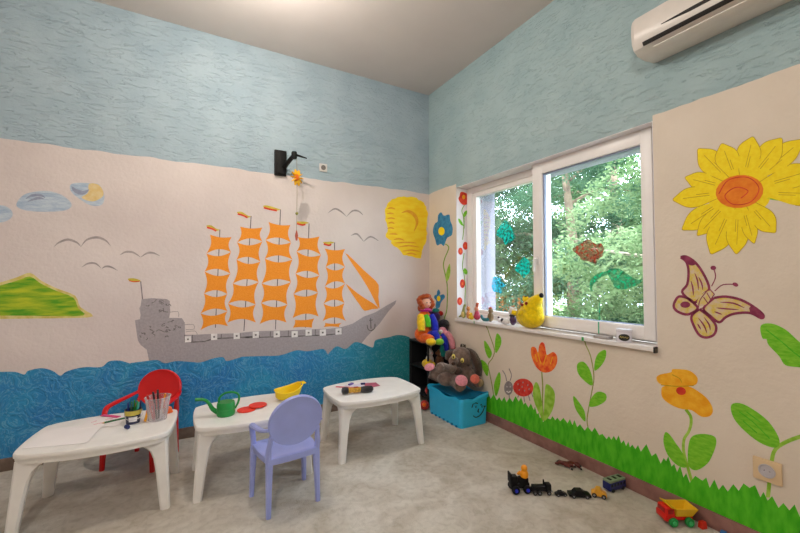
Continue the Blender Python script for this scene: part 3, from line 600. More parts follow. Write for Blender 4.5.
# flowers painted on the glass
f_teal = film_material('teal_glass_paint', '#12a795', .85); f_red = film_material('red_glass_paint', '#8a2a1c', .8); f_green = film_material('green_glass_paint', '#0f8f63', .7); f_cy = film_material('cyan_glass_paint', '#2fb2cf', .8)
def on_glass(name, X, polys, mat, parent, label=None, n=3):
    g = G()
    for p in polys:
        q = curve2(p, n) if n else p; g.add([rt(x, y, X) for x, y in q], [tuple(range(len(q)))])
    o = obj(name, g, mat, parent, smooth=False, fix=False)
    if label: o['label'] = label
    return o
zg = Z(465, 140, 5.33); zh = Z(545, 225, 4.445); zi = Z(465, 220, 5.33)
def blob(c, r, seed, n=11):
    q = random.Random(seed); return [(c[0]+math.cos(2*PI*k/n)*r[0]*q.uniform(.65, 1.15), c[1]+math.sin(2*PI*k/n)*r[1]*q.uniform(.65, 1.15)) for k in range(n)]
on_glass('glass_painted_flower', 2.4935, [blob((506.5, 233), (9.5, 11.5), 1)], f_teal, p1, 'teal flower painted high on the left pane')
on_glass('glass_painted_flower', 2.4935, [blob((498, 285), (7, 9), 2)], f_cy, p1, 'cyan flower painted low on the left pane')
on_glass('glass_painted_flower', 2.4935, [blob((524, 268), (8, 10), 3)], f_teal, p1, 'teal flower painted beside the sash stile')
on_glass('glass_painted_flower', 2.4185, [blob((590, 252), (17, 12), 4, 15)], f_red, p2, 'red flower painted on the right pane')
on_glass('glass_painted_leaf', 2.4185, [zh([(275, 205), (330, 195), (390, 235), (430, 250), (380, 280), (320, 285), (300, 255)])], f_green, p2, 'green leaf painted on the right pane')
on_glass('glass_painted_leaf', 2.4185, [zh([(200, 250), (235, 215), (280, 205), (290, 215), (250, 232), (215, 262), (205, 300)])], f_green, p2)
on_glass('glass_painted_stem', 2.4185, [[(599.3, 300), (600.3, 300), (599.8, 322), (598.6, 322)]], f_green, p2, n=0)

# ------------------------------------------------------------------ outside
def V2(p): return Vector(p)
ML1 = leaf_material('leaf_green', '#3f5c38', '#647f56'); ML2 = leaf_material('leaf_deep_green', '#3a573f', '#5a7558'); ML3 = leaf_material('leaf_light_green', '#526a42', '#82936a')
MBARK = M('bark', '#5d4c3c', .9, 0, 6, col2='#86725c', bump=.02, bs=12); MBARKP = M('pale_bark', '#a8988a', .9, .15, 6, bump=.02, bs=12)
tag(struct('ground', G().box((13.6, 6, -.85), (21.0, 34, .3)), M('lawn', '#5d7a3a', .95, .25, 3), smooth=False), 'grassy ground outside under the trees')
def foliage_mesh(clumps, per, size, seed):
    r = np.random.RandomState(seed); V = []; n_tot = 0
    for (c, rad) in clumps:
        n = int(per*rad[0]*rad[1]*1.0)
        u = r.normal(size=(n, 3)); u /= np.linalg.norm(u, axis=1)[:, None]; u *= r.uniform(.25, 1, (n, 1))**.5
        p = np.array(c)+u*np.array(rad); p[:, 2] += .10*np.sin(p[:, 0]*4.1)+.1*np.cos(p[:, 1]*5.3)
        a = r.uniform(0, 2*PI, n); L = size*r.uniform(.6, 1.3, n); tl = r.normal(0, .55, n); t2 = r.normal(-.25, .4, n)
        d = np.stack([np.cos(a)*np.cos(t2), np.sin(a)*np.cos(t2), np.sin(t2)], 1)
        w = np.stack([-np.sin(a)*np.cos(tl), np.cos(a)*np.cos(tl), np.sin(tl)], 1)
        q = np.stack([p-d*L[:, None], p+w*(L*.48)[:, None], p+d*L[:, None], p-w*(L*.48)[:, None]], 1)
        V.append(q.reshape(-1, 3)); n_tot += n
    V = np.concatenate(V); me = bpy.data.meshes.new('foliage')
    me.vertices.add(len(V)); me.vertices.foreach_set('co', V.ravel()); nf = len(V)//4
    me.loops.add(nf*4); me.loops.foreach_set('vertex_index', np.arange(nf*4)); me.polygons.add(nf)
    me.polygons.foreach_set('loop_start', np.arange(0, nf*4, 4)); me.polygons.foreach_set('loop_total', np.full(nf, 4)); me.update(calc_edges=True); me.validate()
    return me
def make_tree(label, leaf, bark, seed, h=5.0, spread=1.9, per=3200, size=.04, levels=7):
    q = random.Random(seed); t = thing('tree', label, 'tree', (0, 0, -.72), group='trees outside the window')
    top_ = Vector((q.uniform(-.3, .3), q.uniform(-.3, .3), h)); mid = Vector((q.uniform(-.25, .25), q.uniform(-.25, .25), h*.5))
    obj('trunk', G().tube([(0, 0, 0), mid*.5+Vector((.08, 0, 0)), mid, top_*.78, top_], [.15, .12, .10, .06, .02], 9, smooth=4), bark, t)
    clumps = []
    for k in range(levels*3):
        u = .16+.84*(k/(levels*3-1)); a = k*2.4+q.uniform(-.4, .4); base = mid*(u/.5) if u < .5 else mid+(top_-mid)*((u-.5)/.5)
        l = spread*(1.05-.55*u)*q.uniform(.75, 1.15); d = Vector((math.cos(a), math.sin(a), 0))
        end = base+d*l+Vector((0, 0, q.uniform(-.05, .45)))
        m_ = base+d*l*.5+Vector((0, 0, q.uniform(.05, .35)))
        if k % 2 == 0: obj('branch', G().tube([base, m_, end], [.045, .03, .01], 6, smooth=3), bark, t)
        clumps.append((tuple(end*.85+base*.15), (l*.42, l*.42, l*.15+.1))); clumps.append((tuple(m_), (l*.35, l*.35, l*.14+.08)))
        clumps.append((tuple(end+Vector((q.uniform(-.4, .4), q.uniform(-.4, .4), q.uniform(-.35, .2)))), (l*.3, l*.3, .16)))
    fo = obj('foliage', foliage_mesh(clumps, per, size, seed), leaf, t, smooth=False); fo['kind'] = 'stuff'
    return t
def at_tree(t, x, y, rz, s, label=None, z=-.72):
    t.location = (x, y, z); t.rotation_euler = (0, 0, rz); t.scale = (s, s, s)
    if label: t['label'] = label
tA = make_tree('green tree filling the view through the left pane', ML1, MBARK, 11); at_tree(tA, 5.7, 7.3, .4, 1.0)
tB = make_tree('deep green layered tree in the middle of the right pane', ML2, MBARK, 23, 5.2, 2.1, 3200, .038); at_tree(tB, 6.7, 4.7, 1.9, 1.0)
tC = make_tree('light green tree with a pale trunk at the right edge of the window', ML3, MBARKP, 37, 5.0, 2.0, 2600, .038); at_tree(tC, 5.9, 1.9, .9, 1.0)
for src, x, y, a, s, lb in ((tB, 9.9, 10.2, 2.9, 1.4, 'deep green tree standing behind the left pane tree'), (tA, 10.9, 6.6, 4.1, 1.45, 'tall green tree behind the deep green layered tree'), (tC, 15.2, 11.0, 3.3, 1.8, 'light green tree furthest from the window')):
    c = copy_tree(src); at_tree(c, x, y, a, s, lb)
t = thing('shrub', 'low leafy shrub under the trees in the right pane', 'shrub', (4.6, 3.9, -.7), group='shrubs outside the window')
fo = obj('foliage', foliage_mesh([((0, 0, .5), (.8, .9, .5)), ((.5, -.6, .8), (.7, .7, .5)), ((.2, .7, .7), (.7, .8, .45))], 2600, .05, 5), ML2, t, smooth=False); fo['kind'] = 'stuff'
obj('stem', G().tube([(0, 0, 0), (.1, 0, .5), (.2, .1, .9)], [.03, .025, .01], 6), MBARK, t)
for x, y, lb in ((5.2, 5.9, 'low leafy shrub behind the left window sash'), (5.0, 2.4, 'low leafy shrub at the lower right corner of the window')):
    c = copy_tree(t); c.location = (x, y, -.7); c.rotation_euler = (0, 0, x); c['label'] = lb
MFEN = M('orange_fence_wood', '#c9702f', .7, .15, 8)
t = thing('garden_fence', 'orange wooden fence seen low through the left pane', 'fence', (5.6, 5.75, -.7), rz=-.9)
for k in range(16): obj('picket', G().box((k*.11-.85, 0, .85), (.06, .02, 1.5), bev=.006), MFEN, t)
for z in (.5, 1.35): obj('rail', G().box((0, .025, z), (1.9, .03, .07), bev=.004), MFEN, t)

# ------------------------------------------------------------------ fixtures on the walls
MAC = plastic('air_conditioner_white', '#ddd6ce', .35); MSLOT = M('dark_slot', '#1d1916', .6)
ac = thing('air_conditioner', 'white split air conditioner high on the right wall above the window', 'air conditioner', (W, 0, 2.474))
prof = [(-.002, .015), (-.10, 0), (-.17, .004), (-.212, .022), (-.232, .055), (-.236, .11), (-.234, .165), (-.222, .19), (-.19, .203), (-.10, .208), (-.002, .208)]
y0, y1 = .15, 1.145
rings = []
for y, s_ in ((y0, .93), (y0+.02, 1), (y1-.02, 1), (y1, .95)):
    rings.append([Vector((x*s_, y, .104+(z-.104)*s_)) for x, z in prof])
obj('housing', G().rings(rings), MAC, ac, angle=30)
obj('air_outlet', G().box((-.2225, .63, .031), (.022, .91, .013), rotm(0, .95, 0), bev=.003), MSLOT, ac)
obj('flap', G().box((-.172, .62, .0025), (.055, .86, .008), rotm(0, .12, 0), bev=.003), MAC, ac)
obj('intake_slot', G().prism([(-.2385, .070), (-.2385, .092), (-.232, .092), (-.232, .070)], 1, .2, .93) if False else G().rings([[Vector((-.237, .99, .078)), Vector((-.237, .99, .080)), Vector((-.230, .99, .080)), Vector((-.230, .99, .078))], [Vector((-.2375, .86, .068)), Vector((-.2375, .86, .084)), Vector((-.230, .86, .084)), Vector((-.230, .86, .068))], [Vector((-.2375, .25, .066)), Vector((-.2375, .25, .086)), Vector((-.230, .25, .086)), Vector((-.230, .25, .066))]]), MSLOT, ac, smooth=False)
MBLK = M('black_metal', '#0d0b0a', .6, .1, spec=.25)
br = thing('wall_bracket', 'black swivel wall bracket on the blue band above the painted ship', 'bracket', (.7145, D, 2.294))
obj('wall_plate', G().box((0, -.015, 0), (.104, .03, .228), bev=.006), MBLK, br)
obj('plate_channel', G().box((.004, -.036, 0), (.06, .016, .2), bev=.004), MBLK, br)
obj('arm', G().tube([(.03, -.045, -.035), (.05, -.12, -.005), (.068, -.24, .02)], [.022, .019, .018], 10), MBLK, br)
obj('joint', G().lathe([(.02, -.03), (.024, -.02), (.024, .02), (.02, .03)], 16, (.068, -.24, .018)), MBLK, br)
obj('tilt_arm', G().tube([(.07, -.24, .025), (.12, -.25, .014), (.172, -.262, .001)], [.017, .013, .006], 10, flat=.6), MBLK, br)
orn = thing('hanging_ornament', 'orange and yellow flower mobile hanging from the black bracket', 'ornament', (.802, D-.252, 2.281))
MSTR = M('string', '#8d7c55', .9)
obj('string', G().tube([(0, 0, 0), (.004, 0, -.3), (.002, 0, -.665)], .0018, 6), MSTR, orn)
g = G()
for k in range(10):
    a = k*PI/5; d = Vector((math.cos(a)*.55, math.sin(a)*.75*0+math.sin(a)*.5, math.sin(a)))
    e = Vector((math.cos(a)*.06, -.012+.02*math.cos(a), -.165+math.sin(a)*.07))
    g.tube([(0, -.012, -.165), (e+Vector((0, -.012, -.165)))*.5+Vector((0, -.006, 0)), e], [.006, .019, .006], 8, flat=.35)
obj('flower', g, M('fabric_yellow', '#f2b516', .8, .1), orn)
obj('flower_centre', G().ell((-.008, -.026, -.168), (.02, .012, .03)), M('fabric_orange', '#e06a14', .8), orn)
obj('bead', G().ell((.003, 0, -.47), .012), M('bead_olive', '#8c8a3a', .5), orn)
obj('tassel', G().tube([(.002, 0, -.615), (.002, 0, -.66), (.002, 0, -.70)], [.004, .014, .007], 8), M('tassel_red', '#b85440', .8), orn)
def socket(label, loc, rz, size, plate, holed):
    t = thing('wall_socket', label, 'socket', loc, rz)
    m = plastic('socket_'+plate, '#'+plate, .4)
    obj('cover_plate', G().box((0, -.006, 0), (size, .012, size), bev=.004), m, t)
    obj('recess_ring', G().lathe([(size*.30, 0), (size*.30, .004), (size*.25, .004), (size*.22, -.003), (0.001, -.003)], 24, (0, -.0125, 0), rotm(PI/2, 0, 0)), holed, t)
    for x in (-.010, .010): obj('pin_hole', G().lathe([(.003, 0), (.003, .002)], 10, (x, -.0105, 0), rotm(PI/2, 0, 0)), MSLOT, t)
    return t
socket('small grey wall socket on the blue band right of the bracket', (1.113, D, 2.311), 0, .076, 'cfcac6', M('socket_grey_inset', '#6f6a66', .5))
socket('cream wall socket low on the right wall in the painted plant', (W, .704, .379), -PI/2, .1, 'd9bd94', M('socket_pale_inset', '#b9b4b8', .4))

# ------------------------------------------------------------------ tables
MTAB = plastic('table_white_plastic', '#e8e6e2', .32, bump=.0006, bs=90)
TOP = curve2([(-.333, -.16), (-.312, -.205), (-.245, -.236), (-.12, -.262), (0, -.268), (.12, -.262), (.245, -.236), (.312, -.205), (.333, -.16), (.342, 0), (.333, .16), (.312, .205), (.245, .236), (.12, .262), (0, .268), (-.12, .262), (-.245, .236), (-.312, .205), (-.333, .16), (-.342, 0)], 4)
def make_table(label):
    t = thing('kids_table', label, 'table', group='white plastic kids tables')
    rr = []
    for z, s in ((.360, .955), (.360, .975), (.382, .985), (.385, .998), (.402, 1.0), (.408, .993), (.41, .975), (.4085, .93), (.4085, .9)): rr.append([Vector((x*s, y*s, z)) for x, y in TOP])
    obj('table_top', G().rings(rr), MTAB, t, angle=50)
    for sx in (-1, 1):
        for sy_ in (-1, 1):
            rr = []
            for z, w, d in ((0, .046, .042), (.02, .048, .044), (.18, .058, .05), (.27, .068, .056), (.315, .084, .066), (.342, .112, .08), (.360, .165, .105), (.366, .18, .11)):
                u = z/.375; ox, oy = .342-.022*u, .228-.030*u
                c = .010
                p = [(ox, oy-c), (ox-c, oy), (ox-w+c, oy), (ox-w, oy-c), (ox-w, oy-d*.6), (ox-w*.55, oy-d), (ox-c, oy-d), (ox, oy-d+c)]
                if z > .34: p = [(x, min(y, .236-.1*max(0, x-.25))) for x, y in p]
                rr.append([Vector((x*sx, y*sy_, z)) for x, y in p])
            obj('leg', G().rings(rr), MTAB, t, angle=40)
    return t
t3 = make_table('rightmost white kids table, with a drawing and black and gold toy on it'); t3.location = (1.256, 2.682, 0)
t2 = copy_tree(t3); t2.location = (.385, 2.669, 0); t2['label'] = 'middle white kids table behind the lavender chair, with watering can and yellow boat'
t1 = copy_tree(t3); t1.location = (-.388, 2.715, 0); t1.rotation_euler = (0, 0, math.radians(-5)); t1['label'] = 'leftmost white kids table with paper sheets and pencil pots'

# ------------------------------------------------------------------ chairs
def make_chair(name, label, mat, loc, rz, s=1.0, hz=1.0):
    t = thing(name, label, 'chair', loc, rz)
    def sc(v): v = Vector(v)*s; v.z *= hz; return v
    # seat
    n = 7; rr = []
    so = curve2([(-.16, .13), (-.145, .152), (0, .160), (.145, .152), (.16, .13), (.158, 0), (.140, -.115), (.12, -.132), (0, -.138), (-.12, -.132), (-.140, -.115), (-.158, 0)], 4)
    for z, k in ((.270, .90), (.268, .985), (.292, 1.0), (.300, .99), (.303, .95), (.298, .7), (.295, .3)): rr.append([sc((x*k, y*k, z)) for x, y in so])
    obj('seat', G().rings(rr), mat, t, angle=45)
    for sx in (-1, 1):
        for y0, y1, x0, x1, nm in ((.135, .128, .158, .150, 'front'), (-.128, -.112, .138, .132, 'rear')):
            rr = []
            for z, w in ((0, .024), (.14, .029), (.27, .036), (.285, .036)):
                u = z/.285; x = (x0+(x1-x0)*u)*sx; y = y0+(y1-y0)*u; h = w/2; c = w*.22
                rr.append([sc((x+a, y+b, z)) for a, b in ((h, -h+c), (h, h-c), (h-c, h), (-h+c, h), (-h, h-c), (-h, -h+c), (-h+c, -h), (h-c, -h))])
            obj('leg', G().rings(rr), mat, t, angle=40)
    # oval back, leaning backwards
    cz, cy_ = .488, -.150; lean = math.radians(11); R_ = rotm(lean, 0, 0)
    def oval3(rx, rz_, th): return [sc(Vector((0, cy_, cz))+R_ @ Vector((rx*math.cos(q), th, rz_*math.sin(q)))) for q in (2*PI*k/40 for k in range(40))]
    rr = [oval3(.02, .02, -.004), oval3(.09, .085, -.005), oval3(.132, .124, -.006), oval3(.146, .138, -.011), oval3(.150, .142, -.004), oval3(.150, .142, .007), oval3(.146, .138, .013), oval3(.132, .124, .009), oval3(.09, .085, .007), oval3(.02, .02, .007)]
    obj('backrest', G().rings(rr), mat, t, angle=50)
    for sx in (-1, 1):
        # post that runs from the rear leg up into the oval
        obj('back_post', G().tube([sc((.134*sx, -.112, .275)), sc((.138*sx, -.118, .33)), sc((.133*sx, -.128, .385)), sc((.132*sx, -.140, .425))], [.017*s, .017*s, .014*s, .010*s], 8, smooth=3), mat, t)
        obj('armrest', G().tube([sc((.143*sx, -.146, .462)), sc((.163*sx, -.08, .445)), sc((.172*sx, .02, .434)), sc((.170*sx, .088, .424)), sc((.162*sx, .118, .395)), sc((.154*sx, .127, .34)), sc((.150*sx, .128, .285))], [.012*s, .015*s, .017*s, .017*s, .016*s, .015*s, .016*s], 8, flat=.75, smooth=4), mat, t)
    return t
make_chair('kids_chair', 'lavender plastic armchair with oval back facing the middle table', plastic('lavender_plastic', '#9aa5e2', .3), (.512, 2.245, 0), math.radians(6), 1.0)
make_chair('kids_chair', 'red plastic armchair with oval back against the painted sea', plastic('red_plastic', '#cf0f12', .35), (-.25, 3.19, 0), math.radians(148), 1.08, .86)

# ------------------------------------------------------------------ things on the left table
ZT = .4087
MPAPER = M('paper', '#eae6e6', .8, .03, 4); MPINK = M('pink_card', '#d6487f', .6); 
def sheet(name, label, pts, z, mat, cat='paper', group=None, curl=0.0):
    c = sum((Vector((x, y, 0)) for x, y in pts), Vector())/len(pts)
    g = G(); n = 6; A, B, C_, D_ = [Vector((x, y, 0))-c for x, y in pts]; vs = []; 
    for zz_ in (0, .0007):
        for i in range(n+1):
            for j in range(n+1):
                u, v = i/n, j/n; p = (A*(1-u)+B*u)*(1-v)+(D_*(1-u)+C_*u)*v
                vs.append(p+Vector((0, 0, zz_+curl*(max(0, u-.6)**2+max(0, v-.7)**2))))
    k = (n+1)**2; fs = []
    for i in range(n):
        for j in range(n):
            a = i*(n+1)+j; q = (a, a+1, a+n+2, a+n+1); fs.append(q); fs.append(tuple(k+w for w in q[::-1]))
    rim = [i*(n+1) for i in range(n+1)]+[n*(n+1)+j for j in range(1, n+1)]+[i*(n+1)+n for i in range(n-1, -1, -1)]+[j for j in range(n-1, 0, -1)]
    for a, b in zip(rim, rim[1:]+rim[:1]): fs.append((a, b, k+b, k+a))
    g.add(vs, fs); o = obj(name, g, mat, None, smooth=False); o.location = (c.x, c.y, z)
    return tag(o, label, cat, group)
sheet('paper_sheet', 'large blank white sheet at the left end of the left table', [(-.71, 2.60), (-.44, 2.52), (-.41, 2.79), (-.68, 2.86)], ZT+.0005, MPAPER, curl=.02)
s2_ = sheet('paper_sheet', 'white sheet with pink and grey doodles beside the pencil tin', [(-.54, 2.78), (-.34, 2.73), (-.30, 2.90), (-.50, 2.95)], ZT+.0022, MPAPER)
for (x, y, l, a) in ((-.02, -.02, .05, .3), (.04, .01, .03, -.4), (.02, .04, .04, .1), (-.05, .03, .03, .6)): obj('doodle', G().box((x, y, .0011), (l, .004, .0006), rotm(0, 0, a)), MPINK, s2_, smooth=False)
pk = obj('card_strip', G().box((0, 0, 0), (.13, .028, .003), bev=.001), MPINK); pk.location = (-.40, 2.925, ZT+.006); pk.rotation_euler = (0, 0, -.75)
tag(pk, 'pink card strip lying at the back of the left table', 'card')
def pencil(label, a, b, z, col, cat='pencil', r=.0036):
    a, b = Vector((*a, 0)), Vector((*b, 0)); l = (b-a).length
    t = thing('pencil', label, cat, (a.x, a.y, z+r), math.atan2((b-a).y, (b-a).x))
    obj('shaft', G().tube([(0, 0, 0), (l*.88, 0, 0)], r, 6), plastic('pencil_'+col, '#'+col, .5), t)
    obj('tip', G().tube([(l*.88, 0, 0), (l*.97, 0, 0), (l, 0, 0)], [r, r*.4, .0005], 6), M('pencil_wood', '#d3b083', .7), t)
    return t
pencil('dark green pencil lying left of the pencil tin on the left table', (-.318, 2.835), (-.425, 2.80), ZT+.003, '2c6a3c', r=.005)
tin = thing('pencil_tin', 'small tin bucket with yellow band and white label holding felt pens', 'pencil tin', (-.268, 2.745, ZT))
r1, r2, hh = .034, .042, .082
obj('bucket', G().lathe([(r1*.6, 0), (r1, 0), (r1+.001, .004), (r2-.002, hh-.004), (r2+.001, hh), (r2-.003, hh), (r1-.002, .006), (.002, .005)], 24, cap=(True, True)), M('tin_navy', '#2b3050', .35, .1, metal=.3), tin)
obj('painted_band', G().lathe([(r1+.0068, .052), (r2+.0008, .078), (r2+.0004, .0785), (r1+.006, .0515)], 24, cap=(False, False)), plastic('tin_yellow', '#c9b84e', .4), tin)
g = G(); rr = []
for z, rad in ((.016, r1+.0032), (.044, r1+.0066)): rr.append([Vector((rad*math.cos(q), rad*math.sin(q), z)) for q in (PI*1.35+PI*.35*k/8 for k in range(9))])
g.add(rr[0]+rr[1], [(i, i+1, 9+i+1, 9+i) for i in range(8)]); obj('label', g, M('tin_label', '#dfdfe2', .6), tin)
obj('handle', G().tube([(.043, 0, .074), (.050, -.03, .058), (.036, -.062, .042), (0, -.07, .036), (-.03, -.055, .046), (-.042, -.01, .07)], .0016, 6, smooth=4), M('wire', '#c9c9c9', .3, metal=1), tin)
pens = [('1d7f3a', -.014, .010, .05, .25, 'bright green'), ('26a05a', .010, .006, .1, .8, 'light green'), ('1b2f7c', -.02, -.010, .05, 2.8, 'navy'), ('174a3a', -.004, -.016, .13, 4.6, 'dark green'), ('3aa8a0', .018, -.012, .12, 5.6, 'teal'), ('3d245e', .022, .012, .12, .3, 'violet'), ('206a9e', -.022, .008, .05, 2.5, 'blue'), ('2e8f2c', .002, .02, .1, 1.5, 'leaf green')]
def pen(label, loc, tilt, az, col, l=.115, r=.0042, group=None, capcol=None):
    d = Vector((math.sin(tilt)*math.cos(az), math.sin(tilt)*math.sin(az), math.cos(tilt)))
    t = thing('felt_pen', label, 'felt pen', loc, group=group)
    obj('barrel', G().tube([Vector((0, 0, 0)), d*l*.68], r, 8), plastic('pen_'+col, '#'+col, .4), t)
    obj('pen_cap', G().tube([d*l*.66, d*l*.98, d*l], [r*1.18, r*1.1, r*.6], 8), plastic('pen_'+(capcol or col), '#'+(capcol or col), .4), t)
    return t
for c, x, y, tl, az, nm in pens: pen(nm+' felt pen standing in the small tin bucket', (-.268+x, 2.745+y, ZT+.008), tl, az, c, group='felt pens in the tin')
cup = thing('plastic_cup', 'clear plastic cup of markers at the right end of the left table', 'cup', (-.145, 2.735, ZT)); cup.scale = (1.15, 1.15, 1.08)
MCUP = M('clear_plastic', '#dfd6d8', .15, .02)
def clear_material():
    m = bpy.data.materials.new('clear_cup'); m.use_nodes = True; N = m.node_tree.nodes; L = m.node_tree.links; N.clear()
    o = N.new('ShaderNodeOutputMaterial'); tr = N.new('ShaderNodeBsdfTransparent'); tr.inputs[0].default_value = (.93, .92, .93, 1); df = N.new('ShaderNodeBsdfPrincipled'); df.inputs['Base Color'].default_value = (.8, .78, .8, 1); df.inputs['Roughness'].default_value = .2
    lw = N.new('ShaderNodeLayerWeight'); lw.inputs[0].default_value = .45; mr = N.new('ShaderNodeMapRange'); mr.inputs['To Min'].default_value = .12; mr.inputs['To Max'].default_value = .6; L.new(lw.outputs['Facing'], mr.inputs['Value'])
    x = N.new('ShaderNodeMixShader'); L.new(mr.outputs[0], x.inputs[0]); L.new(tr.outputs[0], x.inputs[1]); L.new(df.outputs[0], x.inputs[2]); L.new(x.outputs[0], o.inputs[0]); return m
MCLEAR = clear_material()
obj('cup_wall', G().lathe([(.001, 0), (.040, 0), (.042, .004), (.058, .125), (.0565, .125), (.0405, .005), (.001, .003)], 32, cap=(False, False)), MCLEAR, cup)
obj('rim', G().lathe([(.0570, .123), (.0605, .124), (.0605, .128), (.0570, .128), (.0570, .123)], 32, cap=(False, False)), MCLEAR, cup)
for c, x, y, tl, az, nm, l in (('23161a', .002, -.012, .16, 2.6, 'black', .165), ('2c1a1c', .012, .004, .10, 2.2, 'dark brown', .17), ('c8281e', -.018, .004, .22, 3.0, 'red', .15), ('e88d1c', .018, .016, .2, .5, 'orange', .14), ('c23a2a', -.008, .018, .1, 1.2, 'dark red', .12), ('d8d2d2', .020, -.010, .16, 5.4, 'white', .125), ('b04a5a', -.012, -.018, .1, 4.4, 'pink', .10)):
    pen(nm+' marker standing in the clear plastic cup', (-.150+x, 2.735+y, ZT+.006), tl, az, c, l, .0052, 'markers in the clear cup')
o = pen('orange and yellow marker leaning between tin and clear cup', (-.207, 2.715, ZT+.005), .42, 1.05, 'e9a41f', .075, .007, capcol='d8341c')
g = G().box((0, 0, .02), (.05, .035, .04), bev=.006, taper=.7); o = obj('toy_block', g, plastic('orange_plastic', '#e8651a', .4)); o.location = (-.095, 2.83, ZT); o.rotation_euler = (0, 0, .5); tag(o, 'orange plastic block behind the clear cup', 'toy block')
g = G().lathe([(.011, 0), (.011, .02), (.008, .026), (.001, .027)], 14); o = obj('pen_cap', g, plastic('navy_plastic', '#232c63', .4)); o.location = (-.292, 2.66, ZT+.011); o.rotation_euler = (PI/2, 0, .6); tag(o, 'navy pen cap lying in front of the tin bucket', 'pen cap')

# ------------------------------------------------------------------ things on the middle table
MGRN = plastic('green_plastic', '#128a3a', .35)
wc = thing('watering_can', 'green toy watering can on the middle table', 'watering can', (.222, 2.615, ZT), math.radians(-8))
obj('can_body', G().lathe([(.001, 0), (.050, 0), (.0525, .003), (.0545, .02), (.0525, .022), (.054, .04), (.052, .042), (.053, .062), (.050, .078), (.048, .080), (.046, .076), (.048, .06), (.048, .006), (.001, .004)], 30, cap=(True, True)), MGRN, wc)
obj('half_lid', G().lathe([(.001, 0), (.049, 0), (.049, .003), (.001, .003)], 24, (0, 0, .079), sx=.98), MGRN, wc)
obj('spout', G().tube([(-.045, 0, .022), (-.075, 0, .045), (-.098, 0, .085), (-.125, 0, .108), (-.172, 0, .113)], [.016, .013, .010, .009, .0105], 12, smooth=4), MGRN, wc)
obj('handle', G().tube([(-.040, 0, .078), (-.036, 0, .112), (.0, 0, .136), (.045, 0, .134), (.074, 0, .112), (.070, 0, .07), (.052, 0, .035)], .0065, 10, smooth=5), MGRN, wc)
MRED = plastic('red_lid_plastic', '#e3341f', .4)
for (x, y, z, lb) in ((.345, 2.640, ZT, 'flat red plastic disc beside the watering can'), (.420, 2.672, ZT+.0075, 'flat red plastic disc overlapping the other disc, nearer the yellow boat')):
    o = obj('plastic_disc', G().lathe([(.001, 0), (.053, 0), (.057, .002), (.057, .006), (.053, .007), (.051, .0055), (.001, .0055)], 30), MRED); o.location = (x, y, z); tag(o, lb, 'disc', 'red discs on the middle table')
MYEL = plastic('yellow_plastic', '#eecb08', .4)
bo = thing('toy_boat', 'yellow plastic toy boat with raised prow on the middle table', 'toy boat', (.628, 2.735, ZT+.0085), math.radians(14), rx=.17)
rr = []
bx = [(-.098, .006, .075, .072), (-.085, .028, .018, .066), (-.06, .042, .004, .062), (-.02, .050, 0, .060), (.02, .050, 0, .063), (.06, .042, .006, .074), (.085, .030, .022, .086), (.102, .012, .06, .092)]
for x, w, zb, zt in bx:
    rr.append([Vector((x, -w, zt)), Vector((x, -w*.82, (zb+zt)/2)), Vector((x, -w*.5, zb)), Vector((x, w*.5, zb)), Vector((x, w*.82, (zb+zt)/2)), Vector((x, w, zt)), Vector((x, w*.88, zt)), Vector((x, w*.7, (zb+zt)/2+.003)), Vector((x, w*.4, zb+.006)), Vector((x, -w*.4, zb+.006)), Vector((x, -w*.7, (zb+zt)/2+.003)), Vector((x, -w*.88, zt))])
obj('hull', G().rings(rr), MYEL, bo, angle=40)
g = G(); A = [Vector((x*1.02, -w*1.12, z)) for x, w, _, z in bx]+[Vector((x*1.02, w*1.12, z)) for x, w, _, z in bx[::-1]]
g.tube(A+[A[0]], .0045, 6, cap=False); g.box((.112, 0, .092), (.03, .04, .006), bev=.002); obj('rim', g, MYEL, bo)
for k, (x, y) in enumerate(((-.03, .004), (.012, -.006), (.045, .006))):
    o = obj('pebble', G().ell((0, 0, 0), (.013, .011, .009), seg=10, rg=7), M('pebble_brown', '#6b3a1c', .8, .2)); v = Matrix.Rotation(math.radians(14), 3, 'Z') @ Vector((x, y, 0)); o.location = (.628+v.x, 2.735+v.y, ZT+(.015 if k < 2 else .021)); tag(o, ('brown pebble in the low end of the yellow boat', 'brown pebble in the middle of the yellow boat', 'brown pebble under the prow of the yellow boat')[k], 'pebble', 'pebbles in the yellow boat')

# ------------------------------------------------------------------ things on the right table
sheet('paper_sheet', 'white drawing sheet lying under the toys on the right table', [(1.09, 2.70), (1.27, 2.68), (1.30, 2.84), (1.10, 2.86)], ZT+.0005, M('paper_lilac', '#d9d2de', .8, .03))
sheet('card_strip', 'pink card wedge at the left of the drawing sheet', [(1.03, 2.86), (1.02, 2.835), (1.14, 2.72), (1.17, 2.75)], ZT+.0025, M('rose_card', '#c9445f', .6), 'card')
sheet('card_piece', 'dusky red card piece at the right of the drawing sheet', [(1.22, 2.69), (1.34, 2.70), (1.35, 2.80), (1.25, 2.83)], ZT+.0025, M('dusky_red_card', '#a85068', .6, .15), 'card')
o = obj('eraser', G().box((0, 0, .006), (.05, .022, .012), bev=.003), plastic('violet_plastic', '#6d5aa8', .5)); o.location = (1.15, 2.845, ZT+.0013); o.rotation_euler = (0, 0, .6); tag(o, 'small violet eraser at the back of the drawing sheet', 'eraser')
o = obj('eraser', G().box((0, 0, .006), (.035, .02, .012), bev=.003), plastic('navy_plastic', '#232c63', .5)); o.location = (1.235, 2.80, ZT+.0034); o.rotation_euler = (0, 0, -.3); tag(o, 'small navy eraser near the dusky red card', 'eraser')
ty = thing('toy_torch', 'black and gold toy torch lying across the drawing on the right table', 'toy torch', (.995, 2.640, ZT+.0275), math.radians(-13))
MGOLD = M('toy_gold', '#c89a3c', .35, .25, 60, metal=.4); MTB = plastic('toy_black', '#17131a', .35)
ax = rotm(0, PI/2, 0)
